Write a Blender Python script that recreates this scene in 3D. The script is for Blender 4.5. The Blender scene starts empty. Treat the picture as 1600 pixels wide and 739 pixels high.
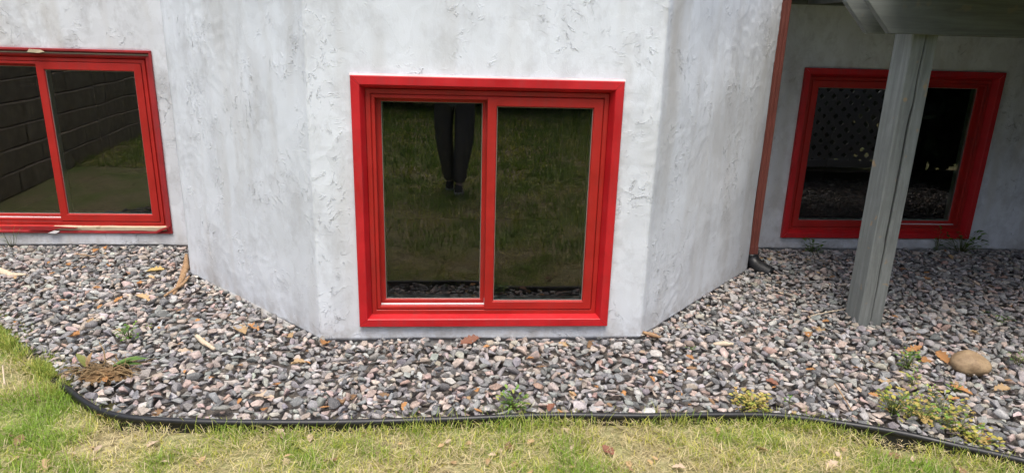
import bpy, bmesh, math, random
import numpy as np
from mathutils import Vector, Matrix, Euler, noise

R = math.radians
rng = np.random.default_rng(11)
random.seed(11)
scene = bpy.context.scene
COL = scene.collection

# ------------------------------------------------------------------ camera
CAM = np.array([0.0, -3.158, 1.5])
F_PX, PITCH, YAW, ROLL = 1062.0, R(16.65), R(4.48), R(1.64)
fw = np.array([math.sin(YAW) * math.cos(PITCH), math.cos(YAW) * math.cos(PITCH), -math.sin(PITCH)])
rt = np.array([math.cos(YAW), -math.sin(YAW), 0.0])
up = np.cross(rt, fw)
c_, s_ = math.cos(ROLL), math.sin(ROLL)
ax_x = rt * c_ + up * s_
ax_y = up * c_ - rt * s_
# image roll: horizon drops to the right of the picture
ax_x, ax_y = rt * c_ + up * s_, -rt * s_ + up * c_
cam_data = bpy.data.cameras.new('camera')
cam = bpy.data.objects.new('camera', cam_data)
COL.objects.link(cam)
m = Matrix.Identity(4)
for i in range(3):
    m[i][0], m[i][1], m[i][2], m[i][3] = ax_x[i], ax_y[i], -fw[i], CAM[i]
cam.matrix_world = m
cam_data.sensor_width = 36.0
cam_data.lens = 36.0 * F_PX / 1600.0
cam_data.clip_start = 0.004
cam_data.clip_end = 600
scene.camera = cam


def ray(px, py):
    a, b = (px - 800) / F_PX, (py - 369.5) / F_PX
    return fw + ax_x * a - ax_y * b


def at(px, py, z=0.0):
    d = ray(px, py)
    return CAM + d * ((z - CAM[2]) / d[2])


def project(P):
    v = np.asarray(P) - CAM
    d = v @ fw
    return 800 + F_PX * (v @ ax_x) / d, 369.5 - F_PX * (v @ ax_y) / d, d


# ------------------------------------------------------------------ light
SUN_EL, SUN_AZ = R(67), R(186)          # azimuth clockwise from +Y (north)
world = bpy.data.worlds.new('World')
scene.world = world
world.use_nodes = True
wn = world.node_tree
sky = wn.nodes.new('ShaderNodeTexSky')
sky.sky_type = 'NISHITA'
sky.sun_disc = False
sky.sun_elevation = SUN_EL
sky.sun_rotation = SUN_AZ
sky.air_density = 1.0
sky.dust_density = 4.0
sky.ozone_density = 0.6
wn.links.new(sky.outputs[0], wn.nodes['Background'].inputs[0])
wn.nodes['Background'].inputs[1].default_value = 0.15
sun_data = bpy.data.lights.new('sun', 'SUN')
sun_data.energy = 1.5
sun_data.angle = R(30)
sun_data.color = (1.0, 0.965, 0.91)
sun = bpy.data.objects.new('sun', sun_data)
COL.objects.link(sun)
sd = Vector((math.sin(SUN_AZ) * math.cos(SUN_EL), math.cos(SUN_AZ) * math.cos(SUN_EL), math.sin(SUN_EL)))
sun.rotation_euler = sd.to_track_quat('Z', 'Y').to_euler()
scene.view_settings.view_transform = 'Standard'
scene.view_settings.look = 'None'
scene.view_settings.gamma = 1.0
scene.view_settings.use_curve_mapping = False
scene.view_settings.exposure = 0.82
scene.render.engine = 'CYCLES'
scene.cycles.max_bounces = 5
scene.cycles.diffuse_bounces = 3
scene.cycles.glossy_bounces = 3
scene.cycles.transparent_max_bounces = 10
scene.cycles.use_denoising = True


# ------------------------------------------------------------------ helpers
def tag(o, label=None, cat=None, group=None, kind=None):
    if label: o['label'] = label
    if cat: o['category'] = cat
    if group: o['group'] = group
    if kind: o['kind'] = kind
    return o


def empty(name, loc=(0, 0, 0), parent=None):
    o = bpy.data.objects.new(name, None)
    COL.objects.link(o)
    o.location = loc
    if parent: o.parent = parent
    o.empty_display_size = 0.1
    return o


def link(name, me, mat=None, parent=None):
    if mat and not me.materials: me.materials.append(mat)
    o = bpy.data.objects.new(name, me)
    COL.objects.link(o)
    if parent: o.parent = parent
    return o


def mesh_np(name, V, faces, smooth=False, col=None):
    """V (n,3); faces: (m,k) array or list of such arrays; col per vertex (n,3)"""
    if not isinstance(faces, list): faces = [faces]
    me = bpy.data.meshes.new(name)
    V = np.asarray(V, dtype=np.float32)
    me.vertices.add(len(V))
    me.vertices.foreach_set('co', V.ravel())
    loops = np.concatenate([np.asarray(f).ravel() for f in faces]).astype(np.int32)
    sizes = np.concatenate([np.full(len(f), np.asarray(f).shape[1]) for f in faces]).astype(np.int32)
    starts = np.concatenate([[0], np.cumsum(sizes)[:-1]]).astype(np.int32)
    me.loops.add(len(loops))
    me.loops.foreach_set('vertex_index', loops)
    me.polygons.add(len(sizes))
    me.polygons.foreach_set('loop_start', starts)
    me.polygons.foreach_set('loop_total', sizes)
    me.update(calc_edges=True)
    if smooth: me.polygons.foreach_set('use_smooth', np.ones(len(sizes), dtype=bool))
    if col is not None:
        at_ = me.attributes.new('col', 'FLOAT_COLOR', 'POINT')
        c4 = np.ones((len(V), 4), dtype=np.float32)
        c4[:, :3] = col
        at_.data.foreach_set('color', c4.ravel())
    return me


class MB:
    """collects simple shapes into one mesh"""
    def __init__(self): self.v, self.f = [], []

    def add(self, vs, fs):
        b = len(self.v)
        self.v += [tuple(v) for v in vs]
        self.f += [tuple(i + b for i in f) for f in fs]

    def box(self, x0, x1, y0, y1, z0, z1):
        self.add([(x0, y0, z0), (x1, y0, z0), (x1, y1, z0), (x0, y1, z0), (x0, y0, z1), (x1, y0, z1), (x1, y1, z1), (x0, y1, z1)],
                 [(0, 3, 2, 1), (4, 5, 6, 7), (0, 1, 5, 4), (1, 2, 6, 5), (2, 3, 7, 6), (3, 0, 4, 7)])

    def prism(self, poly, axis, a, b):
        """poly of 2D points extruded along axis from a to b"""
        def mk(p, t):
            return {'y': (p[0], t, p[1]), 'x': (t, p[0], p[1]), 'z': (p[0], p[1], t)}[axis]
        n = len(poly)
        self.add([mk(p, a) for p in poly] + [mk(p, b) for p in poly],
                 [tuple(range(n)), tuple(range(2 * n - 1, n - 1, -1))] + [(i, i + n, (i + 1) % n + n, (i + 1) % n) for i in range(n)])

    def ring(self, rect, prof, close=False, sides=(0, 1, 2, 3), gap=0.0):
        """rect (x0,x1,z0,z1); prof: list of (inset, y) or (inset_sides, y, inset_bottom, inset_top); mitred sweep"""
        x0, x1, z0, z1 = rect
        b = len(self.v)
        for p in prof:
            i, y = p[0], p[1]
            ib = p[2] if len(p) > 2 else i
            it = p[3] if len(p) > 3 else i
            g0 = gap if (0 in sides or 2 in sides) else 0.0
            g1 = gap if (1 in sides or 3 in sides) else 0.0
            self.v += [(x0 + i + g0, y, z0 + ib + g1), (x1 - i - g0, y, z0 + ib + g1), (x1 - i - g0, y, z1 - it - g1), (x0 + i + g0, y, z1 - it - g1)]
        n = len(prof)
        rngk = range(n if close else n - 1)
        for k in rngk:
            for j in sides:
                a, c = b + 4 * k, b + 4 * ((k + 1) % n)
                self.f.append((a + j, a + (j + 1) % 4, c + (j + 1) % 4, c + j))

    def tube(self, pts, radii, seg=10, cap=True):
        pts = [Vector(p) for p in pts]
        b = len(self.v)
        n = len(pts)
        if not hasattr(radii, '__len__'): radii = [radii] * n
        u = None
        for i, p in enumerate(pts):
            t = (pts[min(i + 1, n - 1)] - pts[max(i - 1, 0)]).normalized()
            if u is None:
                u = t.orthogonal().normalized()
            else:
                u = (u - t * u.dot(t)).normalized()
            w = t.cross(u)
            for k in range(seg):
                a = 2 * math.pi * k / seg
                self.v.append(tuple(p + (u * math.cos(a) + w * math.sin(a)) * radii[i]))
        for i in range(n - 1):
            for k in range(seg):
                self.f.append((b + i * seg + k, b + i * seg + (k + 1) % seg, b + (i + 1) * seg + (k + 1) % seg, b + (i + 1) * seg + k))
        if cap:
            self.f.append(tuple(b + k for k in range(seg))[::-1])
            self.f.append(tuple(b + (n - 1) * seg + k for k in range(seg)))

    def build(self, name, mat, parent=None, smooth=False, bevel=0.0, seg=2):
        me = bpy.data.meshes.new(name)
        me.from_pydata(self.v, [], self.f)
        bm = bmesh.new(); bm.from_mesh(me)
        bmesh.ops.recalc_face_normals(bm, faces=bm.faces[:])
        if bevel > 0:
            es = [e for e in bm.edges if len(e.link_faces) == 2 and e.calc_face_angle(0) > R(25)]
            bmesh.ops.bevel(bm, geom=es, offset=bevel, segments=seg, profile=0.6, affect='EDGES', clamp_overlap=True)
        bm.to_mesh(me); bm.free()
        if smooth:
            me.polygons.foreach_set('use_smooth', [True] * len(me.polygons))
        return link(name, me, mat, parent)


# ------------------------------------------------------------------ material helpers
class NT:
    def __init__(self, name):
        self.mat = bpy.data.materials.new(name)
        self.mat.use_nodes = True
        self.t = self.mat.node_tree
        self.bsdf = self.t.nodes['Principled BSDF']
        self.out = self.t.nodes['Material Output']

    def n(self, kind, **kw):
        nd = self.t.nodes.new(kind)
        for k, v in kw.items():
            if k.startswith('_'):
                setattr(nd, k[1:], v)
            else:
                key = int(k[1:]) if k[0] == 'i' and k[1:].isdigit() else k.replace('__', ' ')
                s = nd.inputs[key]
                if isinstance(v, bpy.types.NodeSocket): self.t.links.new(v, s)
                else: s.default_value = v
        return nd

    def coord(self, out='Object', scale=None):
        o = self.n('ShaderNodeTexCoord').outputs[out]
        if scale is not None:
            mp = self.n('ShaderNodeMapping', Vector=o)
            mp.inputs['Scale'].default_value = scale
            o = mp.outputs[0]
        return o

    def noise(self, vec, scale, detail=4, rough=0.55, dist=0.0):
        nd = self.n('ShaderNodeTexNoise', Vector=vec, Scale=scale, Detail=detail, Roughness=rough, Distortion=dist)
        return nd.outputs[0]

    def ramp(self, fac, stops):
        nd = self.n('ShaderNodeValToRGB', Fac=fac)
        el = nd.color_ramp.elements
        while len(el) < len(stops): el.new(0.5)
        for e, (p, c) in zip(el, stops):
            e.position = p
            e.color = (*c, 1) if hasattr(c, '__len__') else (c, c, c, 1)
        return nd.outputs[0]

    def math(self, op, a, b=0.0, clamp=False):
        nd = self.n('ShaderNodeMath', i0=a, i1=b)
        nd.operation = op
        nd.use_clamp = clamp
        return nd.outputs[0]

    def mix(self, fac, a, b, mode='MIX'):
        nd = self.t.nodes.new('ShaderNodeMix')
        nd.data_type = 'RGBA'
        nd.blend_type = mode
        for s, v in ((nd.inputs[0], fac), (nd.inputs[6], a), (nd.inputs[7], b)):
            if isinstance(v, bpy.types.NodeSocket): self.t.links.new(v, s)
            else: s.default_value = (*v, 1) if hasattr(v, '__len__') and len(v) == 3 else v
        return nd.outputs[2]

    def bump(self, h, strength=0.5, dist=0.01, normal=None):
        nd = self.n('ShaderNodeBump', Strength=strength, Distance=dist, Height=h)
        if normal is not None: self.t.links.new(normal, nd.inputs['Normal'])
        return nd.outputs[0]

    def done(self, color=None, rough=0.6, normal=None, **kw):
        for key, v in (('Base Color', color), ('Roughness', rough), ('Normal', normal)):
            if v is None: continue
            if isinstance(v, bpy.types.NodeSocket): self.t.links.new(v, self.bsdf.inputs[key])
            else: self.bsdf.inputs[key].default_value = (*v, 1) if hasattr(v, '__len__') else v
        for k, v in kw.items():
            self.bsdf.inputs[k.replace('__', ' ')].default_value = v
        return self.mat


def mat_stucco(name, lo=(0.51, 0.535, 0.565), hi=(0.755, 0.805, 0.865), dirt=0.24):
    s = NT(name)
    P = s.coord('Object')
    # warped coordinates for ragged trowel laps
    wv = s.n('ShaderNodeTexNoise', Vector=P, Scale=5.0, Detail=2.0, Roughness=0.6)
    off = s.n('ShaderNodeVectorMath', i0=wv.outputs['Color'], i1=(0.5, 0.5, 0.5), _operation='SUBTRACT')
    off = s.n('ShaderNodeVectorMath', i0=off.outputs[0], _operation='SCALE')
    off.inputs['Scale'].default_value = 0.26
    W = s.n('ShaderNodeVectorMath', i0=P, i1=off.outputs[0], _operation='ADD').outputs[0]
    mp = s.n('ShaderNodeMapping', Vector=W)
    mp.inputs['Scale'].default_value = (5.5, 5.5, 3.6)
    vo = s.n('ShaderNodeTexVoronoi', Vector=mp.outputs[0], Scale=1.0)
    cell = s.n('ShaderNodeSeparateColor', Color=vo.outputs['Color'])
    mp2 = s.n('ShaderNodeMapping', Vector=W)
    mp2.inputs['Scale'].default_value = (10, 10, 8)
    mp2.inputs['Location'].default_value = (3.3, 1.7, 0.4)
    vo2 = s.n('ShaderNodeTexVoronoi', Vector=mp2.outputs[0], Scale=1.0)
    cell2 = s.n('ShaderNodeSeparateColor', Color=vo2.outputs['Color'])
    a = s.noise(P, 1.7, 3, 0.6)
    b = s.noise(P, 6.0, 4, 0.65)
    pa = s.ramp(a, [(0.40, 0.0), (0.58, 1.0)])
    pb = s.ramp(b, [(0.43, 0.0), (0.56, 1.0)])
    strokes = s.ramp(s.noise(s.coord('Object', (4.6, 4.6, 2.6)), 1.0, 5, 0.72), [(0.44, 0.0), (0.54, 1.0)])
    wash = s.math('MAXIMUM', s.math('MULTIPLY', pb, 0.8), s.math('MULTIPLY', strokes, 0.85))
    tone = s.math('ADD', s.math('MULTIPLY', pa, 0.26), s.math('MULTIPLY', wash, 0.44))
    tone = s.math('ADD', tone, s.math('MULTIPLY', cell.outputs[0], 0.24))
    tone = s.math('ADD', tone, s.math('MULTIPLY', cell2.outputs[1], 0.12))
    col = s.mix(tone, lo, hi)
    Pv = s.coord('Object', (1, 1, 0.16))
    warm = s.ramp(s.noise(Pv, 5.5, 2, 0.6), [(0.50, 0.0), (0.66, 1.0)])
    col = s.mix(s.math('MULTIPLY', warm, dirt), col, (0.43, 0.405, 0.355))
    xyz = s.n('ShaderNodeSeparateXYZ', Vector=P)
    zsep = xyz.outputs[2]
    if name == 'stucco':
        # old water run beside the right corner of the bay
        wx = s.math('ADD', xyz.outputs[0], s.math('MULTIPLY', s.math('SUBTRACT', s.noise(Pv, 9.0, 2, 0.5), 0.5), 0.10))
        run = s.ramp(s.math('ABSOLUTE', s.math('SUBTRACT', wx, 0.875)), [(0.012, 1.0), (0.060, 0.0)])
        run = s.math('MULTIPLY', run, s.ramp(s.math('MULTIPLY', zsep, 0.5), [(0.28, 0.0), (0.62, 1.0)]))
        col = s.mix(s.math('MULTIPLY', run, 0.5), col, (0.40, 0.375, 0.33))
    # soil splashed up at the foot
    spl = s.math('MULTIPLY', s.ramp(zsep, [(0.0, 1.0), (0.13, 0.0)]), s.ramp(s.noise(P, 13.0, 4, 0.7), [(0.40, 0.0), (0.66, 1.0)]))
    col = s.mix(s.math('MULTIPLY', spl, 0.55), col, (0.26, 0.22, 0.17))
    # torn, crusty marks in sparse clusters
    clus = s.ramp(s.noise(P, 3.6, 3, 0.65), [(0.52, 0.0), (0.61, 1.0)])
    if name == 'stucco':
        # rougher plaster beside the left corner of the front
        cb = s.ramp(s.math('ABSOLUTE', s.math('ADD', s.n('ShaderNodeSeparateXYZ', Vector=P).outputs[0], 0.745)), [(0.03, 1.0), (0.12, 0.0)])
        clus = s.math('MAXIMUM', clus, s.math('MULTIPLY', cb, s.ramp(s.noise(P, 6.0, 2, 0.6), [(0.40, 0.0), (0.55, 1.0)])))
    tp = s.n('ShaderNodeMapping', Vector=W)
    tp.inputs['Scale'].default_value = (1.0, 1.0, 0.85)
    torn = s.noise(tp.outputs[0], 30.0, 4, 0.66, 0.25)
    crust = s.math('MULTIPLY', s.ramp(torn, [(0.545, 0.0), (0.60, 1.0)]), clus)
    pit = s.math('MULTIPLY', s.ramp(torn, [(0.635, 0.0), (0.665, 1.0)]), clus)
    col = s.mix(s.math('MULTIPLY', pit, 0.42), col, (0.17, 0.165, 0.16))
    lapmask = s.ramp(s.noise(P, 1.9, 1, 0.55), [(0.42, 0.15), (0.58, 1.0)])
    lap = s.math('ADD', cell.outputs[1], s.math('MULTIPLY', cell2.outputs[0], 0.6))
    lap = s.math('MULTIPLY', lap, lapmask)
    brush = s.noise(s.coord('Object', (9, 9, 1.3)), 12.0, 1, 0.6)
    fine = s.noise(P, 150.0, 2, 0.65)
    h = s.math('ADD', s.math('MULTIPLY', crust, 0.5), s.math('MULTIPLY', pit, -1.0))
    h = s.math('ADD', h, s.math('MULTIPLY', lap, 0.38))
    h = s.math('ADD', h, s.math('MULTIPLY', brush, 0.07))
    h = s.math('ADD', h, s.math('MULTIPLY', fine, 0.16))
    h = s.math('ADD', h, s.math('MULTIPLY', b, 0.25))
    nrm = s.bump(h, 0.8, 0.005)
    return s.done(col, 0.8, nrm)


def mat_paint(name, col, rough=0.35, var=0.12, dirt=(0.12, 0.03, 0.02), dirt_amt=0.25, nscale=30):
    s = NT(name)
    P = s.coord('Object')
    a = s.noise(P, 6.0, 5, 0.6)
    dk = tuple(x * (1 - var * 2) for x in col)
    c = s.mix(s.ramp(a, [(0.35, 0.0), (0.65, 1.0)]), dk, col)
    d = s.ramp(s.noise(P, 22.0, 6, 0.7, 0.5), [(0.56, 0.0), (0.72, 1.0)])
    c = s.mix(s.math('MULTIPLY', d, dirt_amt), c, dirt)
    run = s.ramp(s.noise(s.coord('Object', (26, 26, 3.0)), 1.0, 4, 0.65), [(0.50, 0.0), (0.72, 1.0)])
    c = s.mix(s.math('MULTIPLY', run, dirt_amt), c, tuple(0.55 * x + 0.03 for x in col))
    r = s.ramp(a, [(0.3, max(rough - 0.08, 0.05)), (0.7, rough + 0.12)])
    nrm = s.bump(s.noise(P, nscale, 3, 0.5), 0.12, 0.004)
    return s.done(c, r, nrm)


def mat_wood_paint(name, col, axis, bare=(0.42, 0.27, 0.13), bare_amt=0.75):
    s = NT(name)
    sc = [34, 34, 34]
    sc['xyz'.index(axis)] = 2.2
    P = s.coord('Object')
    G_ = s.coord('Object', sc)
    g = s.noise(G_, 1.0, 6, 0.7, 0.8)
    c = s.mix(s.ramp(g, [(0.35, 0.0), (0.65, 1.0)]), tuple(x * 0.60 for x in col), col)
    kn = s.ramp(s.noise(P, 13.0, 2, 0.5), [(0.66, 0.0), (0.72, 1.0)])
    c = s.mix(s.math('MULTIPLY', kn, bare_amt), c, bare)
    c = s.mix(s.math('MULTIPLY', s.ramp(s.noise(P, 5.0, 5, 0.7), [(0.46, 0.0), (0.66, 1.0)]), 0.55), c, tuple(x * 0.6 for x in col))
    return s.done(c, 0.65, s.bump(g, 0.4, 0.003))


def mat_glass():
    s = NT('window_glass')
    P = s.coord('Object')
    wob = s.bump(s.noise(P, 1.6, 2, 0.4), 0.045, 0.05)
    fr = s.n('ShaderNodeFresnel', IOR=1.78)
    s.t.links.new(wob, fr.inputs['Normal'])
    gl = s.n('ShaderNodeBsdfGlossy', Roughness=0.012)
    gl.inputs['Color'].default_value = (1, 1, 1, 1)
    s.t.links.new(wob, gl.inputs['Normal'])
    tr = s.n('ShaderNodeBsdfTransparent')
    tr.inputs['Color'].default_value = (0.80, 0.85, 0.82, 1)
    mx = s.n('ShaderNodeMixShader', i0=fr.outputs[0], i1=tr.outputs[0], i2=gl.outputs[0])
    # dust film and dried droplets
    df = s.n('ShaderNodeBsdfDiffuse')
    df.inputs['Color'].default_value = (0.5, 0.5, 0.46, 1)
    sp = s.ramp(s.noise(P, 95.0, 2, 0.5), [(0.74, 0.0), (0.78, 1.0)])
    spm = s.ramp(s.noise(P, 7.0, 3, 0.6), [(0.5, 0.0), (0.68, 1.0)])
    streak = s.ramp(s.noise(s.coord('Object', (22, 22, 0.5)), 1.4, 3, 0.6), [(0.3, 0.0), (0.8, 1.0)])
    f = s.math('ADD', s.math('MULTIPLY', s.math('MULTIPLY', sp, spm), 0.22), s.math('MULTIPLY', streak, 0.012))
    m2 = s.n('ShaderNodeMixShader', i0=f, i1=mx.outputs[0], i2=df.outputs[0])
    s.t.links.new(m2.outputs[0], s.out.inputs['Surface'])
    return s.mat


def mat_clear():
    s = NT('glass_back')
    tr = s.n('ShaderNodeBsdfTransparent')
    tr.inputs['Color'].default_value = (0.95, 0.97, 0.96, 1)
    s.t.links.new(tr.outputs[0], s.out.inputs['Surface'])
    return s.mat


def mat_attr(name, rough=0.7, source='attr', speck=0.0, speck_scale=260.0, trans=0.0, bump=0.0, bscale=120.0):
    s = NT(name)
    if source == 'attr':
        c = s.n('ShaderNodeAttribute', _attribute_name='col').outputs['Color']
    else:
        c = s.n('ShaderNodeObjectInfo').outputs['Color']
    P = s.coord('Object')
    if speck:
        v = s.noise(P, speck_scale, 3, 0.7)
        c = s.mix(s.math('MULTIPLY', s.ramp(v, [(0.54, 0.0), (0.64, 1.0)]), speck), c, (0.03, 0.03, 0.035))
        c = s.mix(s.math('MULTIPLY', s.ramp(v, [(0.32, 1.0), (0.44, 0.0)]), speck), c, (0.62, 0.58, 0.55))
        w = s.noise(P, 45.0, 3, 0.6)
        c = s.mix(1.0, c, s.ramp(w, [(0.3, 0.72), (0.7, 1.18)]), 'MULTIPLY')
    nrm = s.bump(s.noise(P, bscale, 4, 0.65), bump, 0.004) if bump else None
    mt = s.done(c, rough, nrm)
    if trans:
        tl = s.n('ShaderNodeBsdfTranslucent', Color=c)
        mx = s.n('ShaderNodeMixShader', i0=trans, i1=s.bsdf.outputs[0], i2=tl.outputs[0])
        s.t.links.new(mx.outputs[0], s.out.inputs['Surface'])
    return mt


M = {}
M['stucco'] = mat_stucco('stucco')
M['stucco_house'] = mat_stucco('stucco_house', (0.42, 0.43, 0.445), (0.74, 0.775, 0.82), 0.38)
M['concrete'] = mat_stucco('foundation_concrete', (0.30, 0.30, 0.29), (0.46, 0.46, 0.45), 0.4)
M['casing'] = mat_paint('red_casing_paint', (0.55, 0.010, 0.016), 0.46, 0.12, (0.34, 0.05, 0.045), 0.38)
M['frame'] = mat_paint('red_frame_paint', (0.42, 0.011, 0.007), 0.52, 0.10, (0.25, 0.035, 0.025), 0.35)
M['casing_old'] = mat_paint('weathered_red_paint', (0.36, 0.018, 0.022), 0.55, 0.15, (0.16, 0.05, 0.04), 0.55)
M['glass'] = mat_glass()
M['glass_back'] = mat_clear()
M['alu'] = mat_paint('pale_aluminium', (0.74, 0.72, 0.72), 0.3, 0.05, (0.3, 0.25, 0.22), 0.2)
M['top_highlight'] = mat_paint('pink_highlight', (0.66, 0.46, 0.45), 0.6, 0.1, (0.5, 0.3, 0.28), 0.3)  # highlight on the casing's top face, put into the colour
M['spacer'] = mat_paint('grey_green_spacer', (0.68, 0.78, 0.70), 0.5, 0.08, (0.5, 0.55, 0.48), 0.2)
M['bare_wood'] = mat_wood_paint('bare_sill_wood', (0.68, 0.58, 0.40), 'x', (0.2, 0.12, 0.06), 0.6)
M['old_wood'] = mat_wood_paint('greyed_wood', (0.30, 0.24, 0.17), 'x', (0.2, 0.12, 0.06), 0.6)
M['bead'] = mat_paint('grey_glazing_bead', (0.26, 0.25, 0.23), 0.6, 0.1, (0.2, 0.12, 0.1), 0.4)
M['dark_room'] = mat_paint('blackened_room', (0.016, 0.016, 0.016), 0.9, 0.1, (0.02, 0.02, 0.02), 0.1)  # near black, so daylight through the panes shows nothing inside
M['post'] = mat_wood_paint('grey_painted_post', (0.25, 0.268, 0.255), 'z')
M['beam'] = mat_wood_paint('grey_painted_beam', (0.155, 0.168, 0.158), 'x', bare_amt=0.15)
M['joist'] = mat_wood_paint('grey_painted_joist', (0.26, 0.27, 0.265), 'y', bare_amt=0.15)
M['downspout'] = mat_paint('red_brown_downspout', (0.20, 0.060, 0.045), 0.45, 0.12, (0.22, 0.07, 0.05), 0.4)
M['plastic'] = mat_paint('black_plastic', (0.012, 0.013, 0.015), 0.42, 0.1, (0.07, 0.065, 0.055), 0.25, 60)
M['gravel'] = mat_attr('gravel_mix', 0.85, 'attr', 0.42, bump=0.6)
M['stone'] = mat_attr('gravel_stone', 0.85, 'object', 0.42, bump=0.6)
M['grass'] = mat_attr('grass_blades', 0.45, 'attr', trans=0.42)
M['leaf_green'] = mat_attr('weed_leaf', 0.5, 'attr', trans=0.3)
M['dry_leaf'] = mat_attr('dry_leaf', 0.7, 'object', 0.0, trans=0.25, bump=0.3, bscale=90)
M['conifer'] = mat_attr('evergreen_foliage', 0.6, 'attr', trans=0.2)


def mat_ground(name, a, b, c, s1=9.0):
    s = NT(name)
    P = s.coord('Object')
    n1 = s.noise(P, s1, 6, 0.65, 0.6)
    n2 = s.noise(P, 1.1, 4, 0.6)
    col = s.mix(s.ramp(n1, [(0.38, 0.0), (0.62, 1.0)]), a, b)
    col = s.mix(s.ramp(n2, [(0.42, 0.0), (0.62, 1.0)]), col, c)
    return s.done(col, 0.9, s.bump(s.noise(P, 70, 5, 0.7), 0.8, 0.015))


M['lawn'] = mat_ground('lawn_thatch', (0.22, 0.175, 0.09), (0.48, 0.42, 0.22), (0.20, 0.27, 0.06), 34)
M['bed'] = mat_ground('bed_soil', (0.12, 0.10, 0.085), (0.20, 0.18, 0.16), (0.15, 0.135, 0.12), 40)

# ================================================================== SETTING: ground and lawn
BK = 1.494            # back wall plane
EDGE = [(-4.05, 1.20), (-3.55, 1.06), (-3.0, 0.72), (-2.6, 0.38), (-2.255, 0.065), (-2.016, -0.139), (-1.785, -0.351), (-1.559, -0.565), (-1.43, -0.665),
        (-1.286, -0.728), (-1.038, -0.762), (-0.719, -0.777), (-0.397, -0.781), (0.004, -0.768), (0.367, -0.752), (0.732, -0.765),
        (1.056, -0.762), (1.296, -0.775), (1.509, -0.832), (1.728, -0.916), (1.919, -1.02), (2.102, -1.115), (2.5, -1.34), (3.1, -1.55),
        (4.0, -1.7), (5.6, -1.75)]
DROP = 0.035            # the yard falls a little towards the edging
k_ = (1.5 + DROP) / 1.5
EDGE = [(x * k_, -3.158 + (y + 3.158) * k_) for x, y in EDGE]
ED = np.array(EDGE)


def gz(y): return -DROP * np.clip((0.1 - y) / 0.75, 0, 1)


def gat(px, py, up_=0.0):
    """point of the sloping bed or lawn that the picture shows at a pixel"""
    z = 0.0
    for _ in range(4): z = float(gz(at(px, py, z + up_)[1])) + up_
    return at(px, py, z)



def edge_y(x): return np.interp(x, ED[:, 0], ED[:, 1])


def lawn_h(x, y):
    """lawn level: a touch below the bead at the edging, gently uneven"""
    return 0.012 * np.sin(x * 2.1 + 0.6) * np.cos(y * 1.7) - 0.001 - DROP


# big ground sheet, finer near the house
xs = np.concatenate([[-300, -60, -20], np.arange(-9, 9.01, 0.25), [20, 60, 300]])
ys = np.concatenate([[-300, -60, -25], np.arange(-13, 1.5, 0.25), [1.6, 6, 60, 300]])
GX, GY = np.meshgrid(xs, ys)
near = (np.abs(GX) < 8.9) & (GY > -13) & (GY < 1.5)
GZ = np.where(near, lawn_h(GX, GY), -0.01 - DROP)
inbed = GY > edge_y(GX) + 0.1
GZ = np.where(inbed & (GY < 1.6) & (GX > -4.0) & (GX < 5.6), -0.12, GZ)
V = np.stack([GX.ravel(), GY.ravel(), GZ.ravel() - 0.006], 1)
nx, ny = len(xs), len(ys)
I = np.arange(nx * ny).reshape(ny, nx)
Fq = np.stack([I[:-1, :-1].ravel(), I[:-1, 1:].ravel(), I[1:, 1:].ravel(), I[1:, :-1].ravel()], 1)
tag(link('ground', mesh_np('ground', V, Fq, True), M['lawn']), 'patchy lawn ground in front of the house', 'ground', kind='structure')

# gravel bed soil
xs = np.arange(-4.0, 5.61, 0.1)
V, Fq = [], []
rows = 12
for x in xs:
    y0 = float(edge_y(x)) + 0.004
    for k in range(rows):
        t = k / (rows - 1)
        yv = y0 + (BK + 0.2 - y0) * t
        V.append((x, yv, -0.035 + float(gz(yv))))
I = np.arange(len(V)).reshape(len(xs), rows)
Fq = np.stack([I[:-1, :-1].ravel(), I[1:, :-1].ravel(), I[1:, 1:].ravel(), I[:-1, 1:].ravel()], 1)
bed = tag(link('gravel_bed', mesh_np('gravel_bed', V, Fq, True), M['bed']), 'grey and pink crushed stone bed along the foundation', 'gravel bed', kind='structure')

# ================================================================== THE HOUSE
house = tag(empty('stucco_house', (0.115, 0, 0)), 'white stucco house wall with angled bay and red windows', 'house')
HO = Vector((0.115, 0, 0))


def under(o):           # keep world placement under the house empty
    o.location = o.location - HO
    return o


# bay outline (left return, left facet, front, right facet, right return)
BAY = [Vector((-1.668, BK + 0.02)), Vector((-1.668, 0.945)), Vector((-0.692, 0.0)), Vector((0.921, 0.0)), Vector((1.918, 1.042)), Vector((1.918, BK + 0.02))]
CW = (-0.497, 0.7445, 0.087, 1.301)       # centre window outer rectangle
LW = (-3.44, -1.982, 0.113, 1.327)
RW = (2.348, 3.804, 0.113, 1.327)


def wall_noise(x, y, z, amp=1.0):
    p = Vector((x, y, z))
    d = 0.0055 * noise.noise(p * 2.3) + 0.0011 * noise.noise(p * 6.1 + Vector((3, 1, 7)))
    # trowel laps: small steps along wandering contours
    q = noise.noise(p * 3.0 + Vector((9, 4, 2))) + 0.35 * noise.noise(p * 9.0)
    k = q * 4.0
    fr = k - math.floor(k)
    msk = max(0.0, min(1.0, 2.2 * noise.noise(p * 1.7 + Vector((1, 8, 3))) + 0.35))
    d += msk * 0.0020 * (fr ** 3)
    d += 0.0005 * noise.noise(p * 21.0)
    return d * amp


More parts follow.
